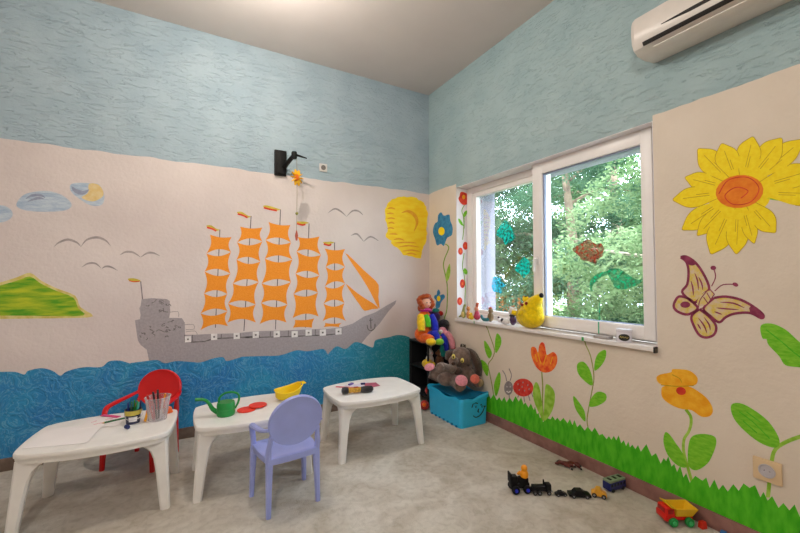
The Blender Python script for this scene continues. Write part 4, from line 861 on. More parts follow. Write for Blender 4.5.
obj('head', G().lathe([(.012, 0), (.024, .006), (.027, .02), (.025, .04), (.02, .05)], 20, (0, 0, 0), ax), MTB, ty)
obj('body', G().lathe([(.019, .048), (.021, .06), (.0175, .075), (.021, .09), (.021, .125), (.018, .14)], 20, (0, 0, 0), ax), MGOLD, ty)
obj('grip', G().lathe([(.018, .138), (.022, .15), (.024, .19), (.022, .225), (.012, .235)], 20, (0, 0, -.002), ax), MTB, ty)
obj('switch', G().box((.105, -.006, .021), (.03, .012, .006), bev=.002), plastic('toy_red', '#a32220', .4), ty)

# ------------------------------------------------------------------ tub in the corner
MTUB = plastic('tub_blue', '#2fb9ea', .35)
tb = thing('storage_tub', 'blue plastic storage tub with smiling face in the corner', 'storage tub', (2.147, 2.766, 0))
hx, hy, hz = .158, .262, .255
def rrect(hx, hy, r, n=5):
    P = []
    for cx, cy_, a0 in ((hx-r, hy-r, 0), (-hx+r, hy-r, PI/2), (-hx+r, -hy+r, PI), (hx-r, -hy+r, 3*PI/2)):
        for k in range(n+1): a = a0+PI/2*k/n; P.append((cx+r*math.cos(a), cy_+r*math.sin(a)))
    out = []
    for (a, b) in zip(P, P[1:]+P[:1]):
        m = max(1, int(math.hypot(b[0]-a[0], b[1]-a[1])/.03))
        for k in range(m): out.append((a[0]+(b[0]-a[0])*k/m, a[1]+(b[1]-a[1])*k/m))
    return out
def dip(x, y): return -.028*(math.exp(-((y+.05)/.10)**2) if abs(x) > hx*.8 else 0) + .012*(x/hx)*(1 if y < 0 else .3)*(1 if abs(y) > hy*.8 else 0) - .018*(math.exp(-((x+.03)/.05)**2) if abs(y) > hy*.85 else 0)
base = rrect(hx, hy, .035)
rr = []
for z, k, dd in ((.012, .89, 0), (.0, .91, 0), (.03, .925, 0), (.215, .955, .6), (.220, 1.0, 1), (.250, 1.015, 1), (.258, 1.0, 1), (.254, .955, 1), (.215, .93, .6), (.05, .90, 0), (.03, .8, 0)): rr.append([Vector((x*k, y*k, z+dd*dip(x, y))) for x, y in base])
obj('lid', G().box((0, 0, .238), (2*hx*.93-.03, 2*hy*.93-.03, .008), bev=.003), plastic('tub_blue_dark', '#0d7fb0', .4), tb)
obj('tub_shell', G().rings(rr), MTUB, tb, angle=40)
for k in range(7): obj('foot', G().box((-.149, -.18+k*.06, .008), (.012, .02, .016), bev=.003), plastic('tub_blue_dark', '#0d7fb0', .4), tb)
MINK = M('marker_black', '#141312', .5)
FACE = [[(-.055, .172), (-.048, .19), (-.028, .197), (-.005, .19)], [(.020, .175), (.03, .18)], [(-.02, .178), (-.021, .165)], [(.034, .172), (.034, .158)], [(.006, .155), (-.002, .138), (.008, .134)], [(-.042, .118), (-.02, .105), (.015, .11), (.045, .135), (.058, .165)], [(.048, .165), (.066, .162)]]
for ln in FACE:
    pts = [(.035+x*1.25, .138+(z-.152)*1.35) for x, z in ln]
    pts = curve2(pts, 5, closed=False) if len(pts) > 2 else pts
    obj('drawn_mark', G().tube([(x, -hy*(.925+(z-.03)/.185*.03)-.0015, z) for x, z in pts], .0042, 6), MINK, tb)

# ------------------------------------------------------------------ plush animal on the tub
MPG = plush('plush_grey_brown', '#75635a', var=.3, vs=28); MPGD = plush('plush_dark_brown', '#4a3a32'); MPP = plush('plush_pink', '#dd8f9c'); MPP2 = plush('plush_coral', '#d9705f'); MPT = plush('plush_tan', '#9c8664'); MEYE = plastic('eye_yellow', '#e6d56a', .3); MPUP = plastic('eye_black', '#111111', .2)
def T_(px, py, Y): return bk(px, py, Y)
org = Vector((2.14, 2.74, .24))
ph = thing('plush_animal', 'large grey-brown plush animal with floppy ears and pink soles on the tub', 'plush toy', org)
def L_(px, py, Y): return bk(px, py, Y)-org
head = L_(461, 357, 2.74)
g = G(); g.ell(head, (.098, .088, .092)); g.ell(L_(453.5, 361, 2.69), (.045, .045, .042)); g.ell(L_(464, 373, 2.76), (.09, .12, .085)); g.ell(L_(447, 379, 2.76), (.09, .09, .06)); g.ell(L_(452, 378, 2.72), (.085, .10, .06)); g.ell(L_(472, 377, 2.69), (.06, .07, .06))
g.tube([L_(454, 369, 2.68), L_(447, 368, 2.65), L_(441, 366, 2.62)], [.040, .034, .036], 12); g.ell(L_(440, 368, 2.61), (.036, .036, .045))
g.tube([L_(449, 377, 2.80), L_(439, 375, 2.86), L_(430, 372, 2.90)], [.078, .066, .056], 12)
g.tube([L_(455, 381, 2.66), L_(459, 384, 2.59), L_(461, 385, 2.56)], [.055, .056, .060], 12); g.tube([L_(473, 380, 2.66), L_(477, 382, 2.60), L_(478, 382, 2.575)], [.048, .046, .048], 12)
bm_ = fuse(g, .0065, 2); obj('plush_body', bm_, MPG, ph)
def pad(px, py, Y, r, d, mat):
    c = L_(px, py, Y); d = Vector(d).normalized(); R_ = d.to_track_quat('Z', 'Y').to_matrix()
    obj('sole', G().ell(c, (r[0], r[1], .014), R_), mat, ph)
pad(429.5, 367, 2.875, (.050, .045), (-.5, -.25, .75), MPP); pad(461.5, 380.5, 2.522, (.058, .048), (-.15, -.85, .55), MPP); pad(475, 379, 2.533, (.044, .040), (-.25, -.9, .3), MPP2)
obj('foot_pad', G().ell(L_(481, 383, 2.56), (.03, .02, .035)), MPT, ph)
g = G(); g.tube([L_(465, 349, 2.76), L_(472, 353, 2.71), L_(477.5, 364, 2.66), L_(479, 376, 2.64)], [.03, .06, .085, .045], 12, flat=.5, smooth=3); obj('ear', fuse(g, .007, 4), MPGD, ph)
g = G(); g.tube([L_(456, 350, 2.79), L_(449, 353, 2.80), L_(447, 360, 2.80)], [.025, .05, .03], 12, flat=.45, smooth=3); obj('ear', fuse(g, .007, 4), MPGD, ph)
g = G()
for k in range(6): g.tube([L_(463, 347, 2.75)+Vector((.02*math.cos(k), .02*math.sin(k), -.02)), L_(463+2.2*math.cos(k), 344.5+math.sin(k*2), 2.75)], [.014, .004], 6)
obj('hair_tuft', g, MPGD, ph)
for (px, py, Y) in ((462.3, 360.5, 2.652), (453.5, 356.5, 2.655)):
    e = obj('eye', G().ell(L_(px, py, Y), (.017, .012, .022)), MEYE, ph); obj('pupil', G().ell(L_(px-.3, py+.6, Y-.011), (.007, .006, .010)), MPUP, e)
obj('muzzle', G().ell(L_(453.5, 363.5, 2.652), (.022, .016, .018)), MPGD, ph)
obj('chest_patch', G().ell(L_(458, 371, 2.655), (.045, .03, .035)), MPGD, ph)

# ------------------------------------------------------------------ black rack with toys in the corner
MRK = M('rack_black', '#17171a', .5, .1)
rk = thing('corner_rack', 'black corner rack loaded with soft toys', 'rack', (2.185, 3.275, 0))
RX, RY = .122, .168
for sx in (-1, 1):
    for sy_ in (-1, 1): obj('post', G().tube([(sx*RX, sy_*RY, 0), (sx*RX, sy_*RY, .62)], .011, 10), MRK, rk)
for z in (.10, .36, .61): obj('shelf', G().box((0, 0, z), (2*RX+.02, 2*RY+.02, .014), bev=.004), MRK, rk)
obj('back_panel', G().box((0, RY-.004, .36), (2*RX-.02, .006, .52)), MRK, rk)
obj('side_panel', G().box((RX-.004, 0, .36), (.006, 2*RY-.02, .52)), MRK, rk)
SKIN = M('doll_skin', '#d9a184', .6, .04)
def soft(name, label, loc, parts, rz=0, group=None, cat='soft toy', vox=.007):
    """a soft toy: list of (part name, material, [(centre, radii)...] or tube)"""
    t = thing(name, label, cat, loc, rz, group)
    for nm, mat, bits in parts:
        g = G()
        for b in bits:
            if not isinstance(b[0], list): g.ell(b[0], b[1], seg=14, rg=9)
            else: g.tube(b[0], b[1], 10, smooth=3)
        obj(nm, fuse(g, vox, 3) if len(bits) > 1 else g, mat, t)
    return t
# red haired doll sitting on the top shelf
ZR = .617
PL = {k: plush('plush_'+k, v) for k, v in dict(yellow='#e6c01e', orange='#e5641a', blue='#1d2ab0', green='#4fb52a', lime='#86c62f', purple='#3a2263', violet='#5a2c86', pink='#d93a92', red='#b5251f', teal='#157a72', black='#1c1a22', white='#d8d2cc', brown='#6a4630', magenta='#b0186e').items()}
dl = thing('rag_doll', 'red haired doll in bright clown clothes on the rack top', 'doll', (2.085, 3.17, ZR)); dl.scale = (1.1, 1.1, 1.05)
obj('head', G().ell((-.01, -.01, .375), (.048, .048, .054)), SKIN, dl)
g = G()
for k in range(16):
    a = k*2*PI/16; g.ell((-.01+.062*math.cos(a), -.008+.02*math.sin(a*3), .383+.06*math.sin(a)), (.026, .034, .026), seg=10, rg=6)
g.ell((-.01, .03, .39), (.06, .04, .06)); g.ell((-.062, .01, .33), (.02, .025, .035)); g.ell((.045, .01, .335), (.02, .025, .03))
obj('hair', fuse(g, .006, 2), plush('doll_hair_red', '#a3481c'), dl)
for x in (-.028, .008): obj('eye', G().ell((x, -.055, .382), (.006, .004, .006), seg=8, rg=5), MPUP, dl)
obj('mouth', G().ell((-.01, -.058, .353), (.012, .004, .004), seg=8, rg=5), plastic('lip_red', '#b3222a', .5), dl)
obj('collar', G().lathe([(.02, 0), (.06, .0), (.064, .012), (.04, .03), (.02, .03)], 16, (-.01, 0, .30)), PL['magenta'], dl)
obj('body', fuse(G().ell((-.02, .0, .20), (.075, .06, .11)).ell((-.02, .01, .08), (.09, .075, .08)), .007, 3), PL['orange'], dl)
obj('sleeve', G().tube([(-.07, -.02, .26), (-.095, -.06, .2), (-.105, -.085, .13)], [.032, .038, .03], 12, smooth=3), PL['yellow'], dl)
obj('sleeve', G().tube([(.03, -.03, .26), (.04, -.07, .19), (.035, -.09, .12)], [.03, .034, .03], 12, smooth=3), PL['blue'], dl)
obj('scarf', G().tube([(-.04, -.055, .27), (-.035, -.075, .22), (-.035, -.085, .16)], [.02, .028, .02], 12, smooth=3), PL['green'], dl)
obj('leg', G().tube([(-.06, -.03, .05), (-.05, -.10, .06), (-.04, -.145, .05)], [.045, .042, .036], 12, smooth=3), PL['orange'], dl)
obj('leg', G().tube([(.0, -.05, .07), (.02, -.11, .09), (.02, -.13, .04)], [.042, .04, .034], 12, smooth=3), PL['blue'], dl)
obj('shoe', G().ell((-.055, -.155, .036), (.042, .05, .034)), PL['yellow'], dl); obj('shoe', G().ell((.03, -.16, .030), (.04, .045, .03)), PL['lime'], dl)
soft('plush_bear', 'dark purple plush bear sitting right of the doll', (2.225, 3.25, ZR), [('bear_body', PL['purple'], [((0, 0, .11), (.085, .075, .11)), ((.0, -.01, .245), (.07, .065, .062)), ((-.05, .01, .30), (.024, .016, .024)), ((.05, .01, .30), (.024, .016, .024)), ([(.06, -.02, .17), (.09, -.07, .13), (.09, -.1, .09)], [.035, .034, .028]), ([(-.06, -.02, .17), (-.07, -.07, .15), (-.05, -.1, .12)], [.035, .034, .028])]), ('paw', PL['red'], [((.075, -.02, .275), (.03, .03, .028))]), ('muzzle', PL['teal'], [((-.02, -.075, .315), (.045, .022, .022))]), ('leg', PL['violet'], [([(.05, -.05, .05), (.07, -.12, .05), (.075, -.16, .04)], [.042, .04, .034])])])
soft('soft_clown', 'pink and blue soft clown slumped at the right of the rack top', (2.245, 3.06, ZR-.02), [('clown_body', PL['pink'], [((-.02, .03, .12), (.05, .045, .06)), ([(0, .0, .12), (.03, -.04, .06), (.045, -.05, -.03)], [.035, .034, .028])]), ('sleeve', PL['blue'], [([(-.05, .0, .10), (-.04, -.04, .05), (-.03, -.05, -.04)], [.03, .03, .026])]), ('hood', PL['black'], [((.01, .05, .2), (.06, .05, .05))]), ('trim', PL['white'], [((-.07, -.01, .14), (.02, .02, .018))]), ('shoe', PL['red'], [((.055, -.05, -.06), (.03, .035, .05))])])
soft('soft_dragon', 'teal soft toy dangling over the right front edge of the rack', (2.19, 3.075, ZR), [('dragon_body', PL['teal'], [((0, .0, .04), (.045, .05, .042)), ((0, -.035, .03), (.042, .035, .045)), ((0, -.042, -.05), (.04, .022, .06)), ((.0, -.044, -.1), (.03, .022, .03))]), ('belly', PL['orange'], [((-.07, -.03, .06), (.06, .035, .03))])])
soft('soft_parrot', 'green and lime soft toy between the doll and pink clown', (2.14, 3.08, ZR+.01), [('parrot_body', PL['green'], [((0, 0, .10), (.03, .03, .03)), ((.02, -.01, .075), (.035, .025, .025))]), ('wing', PL['white'], [((-.03, -.01, .1), (.02, .02, .018))])])
# middle shelf
soft('plush_rabbit', 'pale grey plush rabbit peeping from the middle shelf of the rack', (2.15, 3.21, .367), [('rabbit_body', PL['white'], [((0, 0, .06), (.045, .045, .06)), ((0, -.01, .14), (.036, .034, .036)), ((-.015, 0, .19), (.011, .01, .035)), ((.017, 0, .19), (.011, .01, .035))]), ('nose', PL['pink'], [((0, -.043, .14), (.008, .006, .006))])])
soft('plush_monkey', 'brown plush monkey at the right of the middle shelf', (2.23, 3.15, .367), [('monkey_body', PL['brown'], [((0, 0, .06), (.045, .04, .06)), ((0, -.01, .14), (.04, .036, .04)), ((-.042, 0, .14), (.014, .01, .016)), ((.042, 0, .14), (.014, .01, .016))]), ('face', SKIN, [((0, -.038, .135), (.024, .014, .024))])])
soft('soft_ball', 'red soft ball on the bottom shelf of the rack', (2.10, 3.15, .107), [('ball', PL['red'], [((0, 0, .04), (.04, .04, .04))]), ('patch', PL['green'], [((.015, -.025, .055), (.022, .022, .022))])])
# bottom shelf
soft('plush_duck', 'yellow plush duck at the left front of the middle shelf', (2.105, 3.165, .367), [('duck_body', PL['yellow'], [((-.01, 0, .045), (.06, .055, .045)), ((-.035, -.045, .05), (.045, .04, .04)), ((.03, -.03, .035), (.03, .03, .03))]), ('beak', PL['lime'], [((-.05, -.085, .045), (.02, .018, .012))])])
soft('soft_ball', 'red soft ball low between table and tub', (1.995, 3.07, 0), [('ball', PL['red'], [((0, 0, .045), (.045, .045, .045))]), ('patch', PL['orange'], [((-.02, -.028, .06), (.022, .022, .022))])])

# ------------------------------------------------------------------ things on the window sill
ZS = WZ0+.0005
fg_grp = 'small figurines on the window sill'
def fig(name, label, px, X, parts, rz=0, cat='figurine'):
    v = rt(px, 318, X); o = soft(name, label, (X, v.y, ZS), parts, rz, fg_grp, cat, vox=.0035); o.scale = (1.25, 1.25, 1.25); return o
FP = lambda n, c: M('figure_'+n, c, .45, .1, 40)
fig('toy_dinosaur', 'olive green toy dinosaur at the left end of the window sill', 463.5, 2.35, [('dinosaur_body', FP('olive', '#8a8f45'), [((0, 0, .03), (.018, .024, .03)), ([(0, 0, .05), (0, -.004, .08), (0, -.012, .10)], [.013, .009, .008]), ((0, -.018, .103), (.009, .014, .008)), ([(0, .02, .02), (0, .045, .01), (0, .06, .006)], [.012, .007, .003])]), ('belly', FP('cream', '#d0b96c'), [((-.012, -.006, .03), (.010, .016, .022))])])
fig('toy_fox', 'orange brown figurine beside the dinosaur on the sill', 468.5, 2.37, [('fox_body', FP('fox', '#b9793f'), [((0, 0, .03), (.018, .017, .032)), ((0, 0, .075), (.016, .016, .016)), ((0, .01, .092), (.005, .004, .009)), ((0, -.01, .092), (.005, .004, .009))])])
fig('toy_chick', 'small yellow chick figurine on the window sill', 471.5, 2.335, [('chick_body', FP('yellow', '#e8c522'), [((0, 0, .018), (.02, .024, .018)), ((-.006, 0, .042), (.013, .013, .013))]), ('beak', FP('orange', '#e07a22'), [((-.021, 0, .042), (.006, .004, .003))])])
fig('toy_gnome', 'crimson figurine with tall hair on the window sill', 477, 2.36, [('gnome_body', FP('crimson', '#a11f3d'), [((0, 0, .026), (.026, .026, .026)), ((.0, 0, .05), (.02, .018, .022))]), ('face', FP('flesh', '#cf8a6b'), [((-.004, 0, .082), (.017, .017, .018))]), ('hat', FP('rust', '#b3573a'), [((.002, 0, .105), (.013, .013, .014)), ((.0, -.008, .122), (.013, .016, .009))])])
fig('toy_lizard', 'teal figurine lying in the middle of the small sill figures', 485, 2.345, [('lizard_body', FP('teal', '#19707a'), [([(0, .035, .024), (0, .01, .014), (0, -.03, .016)], [.008, .014, .012]), ((0, -.032, .02), (.013, .014, .013)), ((0, .036, .032), (.012, .010, .014))])])
fig('toy_bear', 'standing brown bear figurine with red cap on the sill', 490.5, 2.365, [('bear_body', FP('bear', '#7d6a4a'), [((0, 0, .034), (.022, .022, .034)), ((0, -.004, .08), (.019, .019, .018)), ((-.01, -.018, .05), (.008, .008, .016))]), ('cap', FP('capred', '#b0563f'), [((0, 0, .098), (.015, .015, .009))])])
fig('toy_cow', 'white toy cow with black patches lying on the sill', 505, 2.335, [('cow_body', FP('white', '#dcd8d8'), [((0, 0, .02), (.022, .045, .02)), ((-.004, .05, .026), (.014, .014, .014))]), ('patch', FP('black', '#2a2730'), [((-.012, .012, .028), (.013, .013, .013))]), ('ear', FP('black', '#2a2730'), [((-.004, .055, .042), (.007, .008, .008))])])
fig('toy_panda', 'grey and purple panda figurine against the yellow plush', 513, 2.375, [('panda_body', FP('purple', '#4a2f56'), [((0, 0, .032), (.024, .022, .034))]), ('head', FP('palegrey', '#cfc6bf'), [((-.002, 0, .09), (.028, .030, .027)), ((0, .022, .115), (.008, .008, .008)), ((0, -.022, .115), (.008, .008, .008))]), ('scarf', FP('black', '#2a2730'), [((-.006, 0, .062), (.02, .022, .010))])])
# round yellow plush with a pointed snout
v = rt(531, 318, 2.33)
yp = thing('plush_animal', 'round yellow plush animal with pointed black-tipped snout on the sill', 'plush toy', (2.335, v.y+.02, ZS))
PY = plush('plush_lemon', '#e9c90e')
g = G(); g.ell((0, -.005, .085), (.08, .125, .085)); g.ell((0, -.02, .135), (.07, .10, .085)); g.tube([(0, -.02, .15), (-.005, -.072, .215), (-.008, -.118, .255)], [.078, .05, .02], 14, smooth=3)
obj('plush_body', fuse(g, .007, 5), PY, yp)
obj('snout_tip', G().ell((-.008, -.124, .259), (.018, .018, .019)), plush('plush_black', '#17141a'), yp)
obj('ear', G().ell((.0, .035, .225), (.02, .03, .026)), PY, yp); obj('ear_tip', G().ell((-.002, .030, .243), (.012, .014, .01)), PL['black'], yp)
for dx, dy, dz in ((-.066, -.03, .196), (-.070, .008, .184)): obj('eye', G().ell((dx, dy, dz), (.014, .011, .013)), M('plush_eye_red', '#8c2313', .4), yp)
for c, e in (((-.072, .02, .12), (-.095, .012, .105)), ((-.05, .085, .11), (-.07, .115, .12))): obj('paw', G().tube([c, e], [.022, .016], 10), PY, yp)
v = rt(624, 330, 2.343)
jr = thing('jar', 'white jar with black oval label on the window sill', 'jar', (2.343, v.y, ZS)); jr.scale = (.9, .9, .88)
MJ = plastic('jar_white', '#e2dfe6', .25)
obj('jar_body', G().lathe([(.001, 0), (.043, 0), (.046, .004), (.047, .03), (.046, .062), (.043, .067), (.001, .067)], 32), MJ, jr)
obj('jar_lid', G().lathe([(.001, .0675), (.046, .0675), (.048, .070), (.048, .084), (.045, .088), (.001, .089)], 32), MJ, jr)
g = G(); n = 18; vs = [(-.0477*math.cos(PI*0), 0, .035)]
az0 = math.atan2(-v.y, -2.343)
def onjar(u, w, off): a = az0+u/.0473; return Vector(((.0473+off)*math.cos(a), (.0473+off)*math.sin(a), .034+w))
vs = [onjar(0, 0, .0006)]; fs = []
for ri in (.33, .66, 1.0):
    for k in range(n): vs.append(onjar(.036*ri*math.cos(2*PI*k/n), .024*ri*math.sin(2*PI*k/n), .0006))
for k in range(n): fs.append((0, 1+k, 1+(k+1) % n))
for q in range(2):
    for k in range(n): fs.append((1+q*n+k, 1+(q+1)*n+k, 1+(q+1)*n+(k+1) % n, 1+q*n+(k+1) % n))
g.add(vs, fs); lb_ = obj('label', g, M('jar_label', '#1b1f1a', .5), jr)
g = G(); g.tube([onjar(-.026, -.002, .0014), onjar(-.02, .009, .0014), onjar(-.015, -.004, .0014), onjar(-.007, .006, .0014), onjar(0, -.003, .0014), onjar(.008, .005, .0014), onjar(.014, -.004, .0014), onjar(.024, .002, .0014)], .0014, 6, smooth=4)
obj('script_mark', g, M('jar_script', '#c9b45a', .5), lb_)
v = rt(602, 335, 2.335)
o = obj('tray', G().box((0, 0, .009), (.06, .095, .018), bev=.003), plastic('tray_grey', '#a39c96', .4)); o.location = (2.345, v.y, ZS); tag(o, 'flat grey tray on the sill left of the jar', 'tray')

# ------------------------------------------------------------------ toys on the floor
MTYRE = M('toy_tyre', '#191716', .6)
def wheels(t, xs, hw, r, w, mat, hub=None):
    for x in xs:
        for s in (-1, 1):
            wl = obj('wheel', G().lathe([(.002, -w/2), (r*.86, -w/2), (r, -w*.3), (r, w*.3), (r*.86, w/2), (.002, w/2)], 18, (x, s*hw, r), rotm(PI/2, 0, 0)), mat, t)
            if hub: obj('hub', G().lathe([(.001, 0), (r*.45, 0), (r*.4, w*.2), (.001, w*.22)], 12, (x, s*(hw+w*.5), r), rotm(-s*PI/2, 0, 0)), hub, t)
def ang(a, b): return math.atan2(b.y-a.y, b.x-a.x)
A0 = math.atan2(-.4907, .8714)
BLK = plastic('toy_black_plastic', '#0c0b0e', .5, spec=.25); DG = plastic('toy_dark_grey', '#17161b', .5, spec=.25)
# tractor with driver
a = fl(521.5, 495) + Vector((.02, .035, 0)); t = thing('toy_tractor', 'black toy tractor with blue wheels and orange driver on the floor', 'toy tractor', (a.x, a.y, 0), A0+PI+.1); t.scale = (1.12, 1.12, 1.12)
obj('chassis', G().box((0, 0, .035), (.10, .036, .026), bev=.005).box((-.02, 0, .058), (.05, .034, .03), bev=.005).box((.032, 0, .062), (.035, .034, .045), bev=.005), BLK, t)
obj('grille', G().box((.052, 0, .075), (.008, .044, .05), bev=.003), BLK, t)
wheels(t, (.030, -.032), .027, .021, .018, BLK, plastic('toy_blue', '#1c2bc0', .4))
obj('driver', fuse(G().ell((-.028, 0, .085), (.022, .02, .028)).ell((-.028, 0, .118), (.017, .017, .018)).tube([(-.012, -.012, .095), (.004, -.014, .08)], [.008, .007], 8), .003, 2), plastic('toy_orange', '#f09a12', .45), t)
# black lorry
a = fl(543, 496) + Vector((.012, .022, 0)); t = thing('toy_lorry', 'small black toy lorry next to the tractor', 'toy lorry', (a.x, a.y, 0), A0); t.scale = (1.12, 1.12, 1.12)
obj('flatbed', G().box((-.016, 0, .024), (.072, .034, .012), bev=.003).box((-.016, 0, .036), (.066, .032, .014), bev=.003), DG, t)
obj('cab', G().box((.034, 0, .036), (.028, .034, .036), bev=.006), BLK, t); obj('exhaust', G().tube([(.016, .012, .03), (.016, .012, .066)], .004, 8), BLK, t)
obj('bumper', G().box((.05, 0, .018), (.006, .036, .01), bev=.002), plastic('toy_chrome', '#9a9a9a', .3), t)
wheels(t, (-.038, -.014, .034), .017, .012, .010, MTYRE, plastic('toy_hub_grey', '#6f6f74', .4))
def car(label, loc, rz, L, Wd, Ht, body, glass, hub, group):
    t = thing('toy_car', label, 'toy car', loc, rz, group)
    p = [(-.5, .22), (-.5, .5), (-.42, .56), (-.30, .60), (-.18, .98), (.10, 1.0), (.26, .64), (.44, .54), (.5, .42), (.5, .22)]
    rr = []
    for y, k in ((-.5, .9), (-.42, 1), (.42, 1), (.5, .9)): rr.append([Vector((x*L*(1 if k == 1 else .97), y*Wd, z*Ht*(1 if k == 1 else (.92 if z > .5 else 1)))) for x, z in p])
    obj('body', G().rings(rr), body, t, angle=30)
    obj('window', G().box((-.04*L, 0, .78*Ht), (.34*L, Wd*.98, .24*Ht), bev=.002, taper=.8), glass, t)
    wheels(t, (-.3*L, .3*L), Wd*.46, .2*Ht+.003, Wd*.18, MTYRE, hub); return t
MSIL = plastic('toy_silver', '#8d8d92', .3); MTG = M('toy_glass', '#2c3138', .15)
a = fl(562, 497)+Vector((.008, .014, 0)); car('tiny black toy car between the lorry and larger black car', (a.x, a.y, 0), A0, .066, .03, .026, DG, MTG, MSIL, 'toy cars in the row')
a = fl(581, 499)+Vector((.012, .02, 0)); car('larger black toy car in the middle of the row', (a.x, a.y, 0), A0-.1, .122, .048, .042, BLK, MTG, MSIL, 'toy cars in the row')
a = fl(600, 499)+Vector((.012, .02, 0)); car('yellow toy car beside the blue toy bus', (a.x+.006, a.y-.002, 0), -.95, .08, .046, .05, plastic('toy_amber', '#d79a2a', .4), MTG, MSIL, 'toy cars in the row')
t = thing('toy_bus', 'navy toy bus with grey-green roof against the baseboard', 'toy bus', (2.238, 1.372, 0), -.12); t.scale = (.92, .95, .95)
obj('bus_body', G().box((0, 0, .034), (.145, .056, .048), bev=.006), plastic('toy_navy', '#161f66', .4), t)
obj('roof', G().box((0, 0, .064), (.142, .054, .014), bev=.004), plastic('toy_sage', '#7f8f74', .5), t)
for k in range(3): obj('roof_hatch', G().box((-.045+k*.045, 0, .0715), (.018, .028, .003), bev=.001), BLK, t)
g = G()
for k in range(5): g.box((-.054+k*.027, 0, .043), (.019, .0575, .016))
obj('window', g, MTG, t)
wheels(t, (-.045, .045), .026, .012, .008, MTYRE)
# horse lying on its side
a = fl(566, 467); t = thing('toy_horse', 'brown toy horse lying on its side by the baseboard', 'toy horse', (2.245, 1.675, 0), A0+.05); t.scale = (.82, .85, .85)
HB = M('horse_brown', '#5c1f17', .5, .15, 30)
g = G(); g.ell((0, 0, .022), (.05, .028, .02)); g.ell((-.035, 0, .022), (.024, .028, .02)); g.tube([(-.045, .012, .022), (-.07, .03, .024), (-.085, .03, .022)], [.018, .014, .012], 10); g.ell((-.098, .02, .02), (.022, .012, .011))
for x, y in ((-.03, -.06), (.045, -.06)): g.tube([(x, -.015, .02), (x+.004, -.035, .018), (x+.01, y, .012)], [.013, .009, .006], 8)
for x, y in ((-.015, -.055), (.032, -.055)): g.tube([(x, -.015, .026), (x+.01, -.035, .028), (x+.022, y, .03)], [.012, .008, .006], 8)
obj('horse_body', fuse(g, .0035, 2), HB, t)
for x, y, z in ((-.02, -.064, .011), (.055, -.064, .011), (.007, -.059, .03), (.054, -.058, .032)): obj('hoof', G().ell((x, y, z), (.008, .01, .007), seg=10, rg=6), MTYRE, t)
for x, y, z in ((-.022, -.05, .013), (.006, -.046, .03)): obj('sock', G().ell((x, y, z), (.0075, .008, .0075), seg=10, rg=6), plastic('horse_white', '#d9d2cc', .5), t)
obj('mane', G().tube([(-.045, .03, .024), (-.07, .046, .026), (-.092, .038, .024)], [.008, .010, .005], 8), MTYRE, t); obj('tail', G().tube([(.048, .01, .022), (.068, .012, .018), (.085, .004, .008)], [.008, .009, .004], 8), HB, t)
# dump truck
t = thing('toy_dump_truck', 'red and yellow toy dump truck with green wheels on the floor', 'toy truck', (2.213, 1.035, 0), A0+PI); t.scale = (.86, .86, .9)
TR = plastic('truck_red', '#d7190f', .35); TY = plastic('truck_yellow', '#e9b81a', .4); TG = plastic('truck_green', '#0f8f3f', .4)
obj('chassis', G().box((0, 0, .038), (.165, .06, .022), bev=.006), TR, t)
cabm = G().box((.058, 0, .068), (.058, .086, .062), bev=.010, taper=.9).box((.080, 0, .045), (.02, .088, .035), bev=.006)
cb = obj('cab', cabm, TR, t); obj('windscreen', G().box((.0845, 0, .08), (.006, .06, .024), rotm(0, -.06, 0), bev=.003), plastic('truck_dark_red', '#9c120d', .3), cb)
for s in (-1, 1): obj('side_window', G().box((.058, s*.0405, .08), (.03, .006, .024), bev=.002), plastic('truck_dark_red', '#9c120d', .3), cb)
def rect(x0, x1, y0, z): return [Vector((x0, -y0, z)), Vector((x1, -y0, z)), Vector((x1, y0, z)), Vector((x0, y0, z))]
dk = G().rings([rect(-.075, .022, .036, .052), rect(-.098, .030, .052, .098), rect(-.092, .026, .047, .098), rect(-.070, .018, .032, .057)], (True, True))
dk.rings([[Vector((.026, -.052, .096)), Vector((.026, .052, .096)), Vector((.030, .052, .100)), Vector((.030, -.052, .100))], [Vector((.060, -.052, .106)), Vector((.060, .052, .106)), Vector((.060, .052, .111)), Vector((.060, -.052, .111))]])
obj('tipper', dk, TY, t, smooth=False)
wheels(t, (.045, -.05), .044, .025, .022, TG, plastic('truck_pale_green', '#3cb56a', .4))
o = obj('toy_block', G().box((0, 0, .017), (.034, .026, .034), bev=.004, taper=.8), plastic('block_red', '#d8321a', .4)); o.location = (2.278, .945, 0); o.rotation_euler = (0, 0, -.3); tag(o, 'small red toy block on the floor right of the dump truck', 'toy block')
o = obj('toy_block', G().box((0, 0, .012), (.03, .024, .024), bev=.004), plastic('block_blue', '#2a6fb0', .4)); o.location = (2.292, .865, 0); o.rotation_euler = (0, 0, .2); tag(o, 'small blue toy block at the foot of the baseboard', 'toy block')

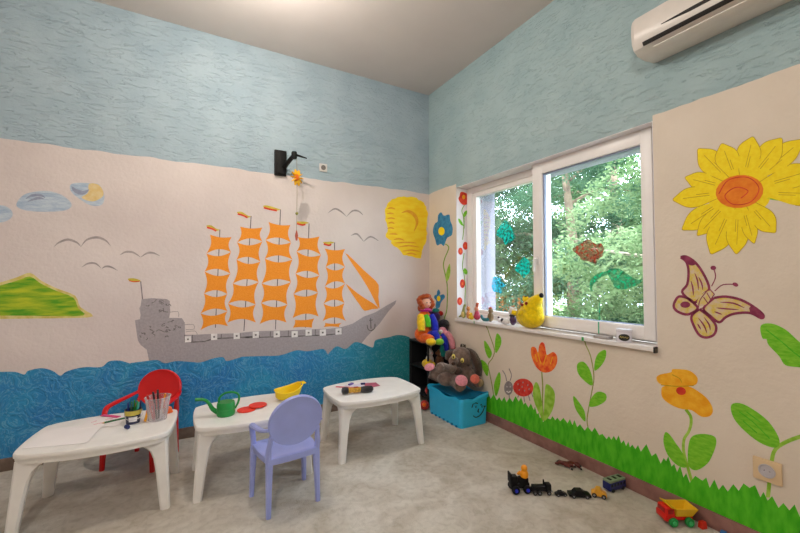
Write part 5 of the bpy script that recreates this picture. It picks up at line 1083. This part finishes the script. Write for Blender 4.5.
# ------------------------------------------------------------------ light
def area(name, loc, rot, size, power, col, shape='DISK', size_y=None):
    l = bpy.data.lights.new(name, 'AREA'); l.shape = shape; l.size = size; l.energy = power; l.color = col
    if size_y: l.size_y = size_y
    o = bpy.data.objects.new(name, l); COL.objects.link(o); o.location = loc; o.rotation_euler = rot; return o
def bulb(loc, power, col, r=.09):
    l = bpy.data.lights.new('ceiling_lamp', 'POINT'); l.energy = power; l.color = col; l.shadow_soft_size = r
    o = bpy.data.objects.new('ceiling_lamp', l); COL.objects.link(o); o.location = loc
bulb((.35, 2.25, HC-.33), 44, (1.0, .92, .83), .03)
bulb((-.75, -.5, 2.72), 80, (1.0, .93, .85), .05)
p = area('window_portal', (2.62, (WY0+WY1)/2, (WZ0+WZ1)/2), (0, PI/2, 0), 1.25, 1, (1, 1, 1), 'RECTANGLE', 1.8); p.data.cycles.is_portal = True
sun_ = bpy.data.lights.new('sun', 'SUN'); sun_.energy = 4; sun_.angle = .03; sun_.color = (1, .95, .85); so_ = bpy.data.objects.new('sun', sun_); COL.objects.link(so_)
so_.rotation_euler = Vector((.55, .25, -.8)).to_track_quat('-Z', 'Y').to_euler()
w = bpy.data.worlds.new('World'); scn.world = w; w.use_nodes = True; bg = w.node_tree.nodes['Background']; bg.inputs[0].default_value = (.70, .84, 1.0, 1); bg.inputs[1].default_value = 14.0

# ------------------------------------------------------------------ camera and view
cd = bpy.data.cameras.new('Camera'); cam = bpy.data.objects.new('Camera', cd); COL.objects.link(cam)
cd.sensor_width = 36; cd.sensor_fit = 'HORIZONTAL'; cd.lens = FPX/800*36; cd.clip_start = .02; cd.clip_end = 200
m = Matrix((RT, UP, -FW)).transposed().to_4x4(); m.translation = CAM; cam.matrix_world = m
scn.camera = cam
vs_ = scn.view_settings; scn.display_settings.display_device = 'sRGB'; vs_.view_transform = 'Standard'; vs_.look = 'None'; vs_.gamma = 1; vs_.use_curve_mapping = False; vs_.exposure = 0.2
scn.cycles.use_denoising = True; scn.cycles.max_bounces = 8; scn.cycles.diffuse_bounces = 5; scn.cycles.transparent_max_bounces = 12; scn.cycles.sample_clamp_indirect = 6
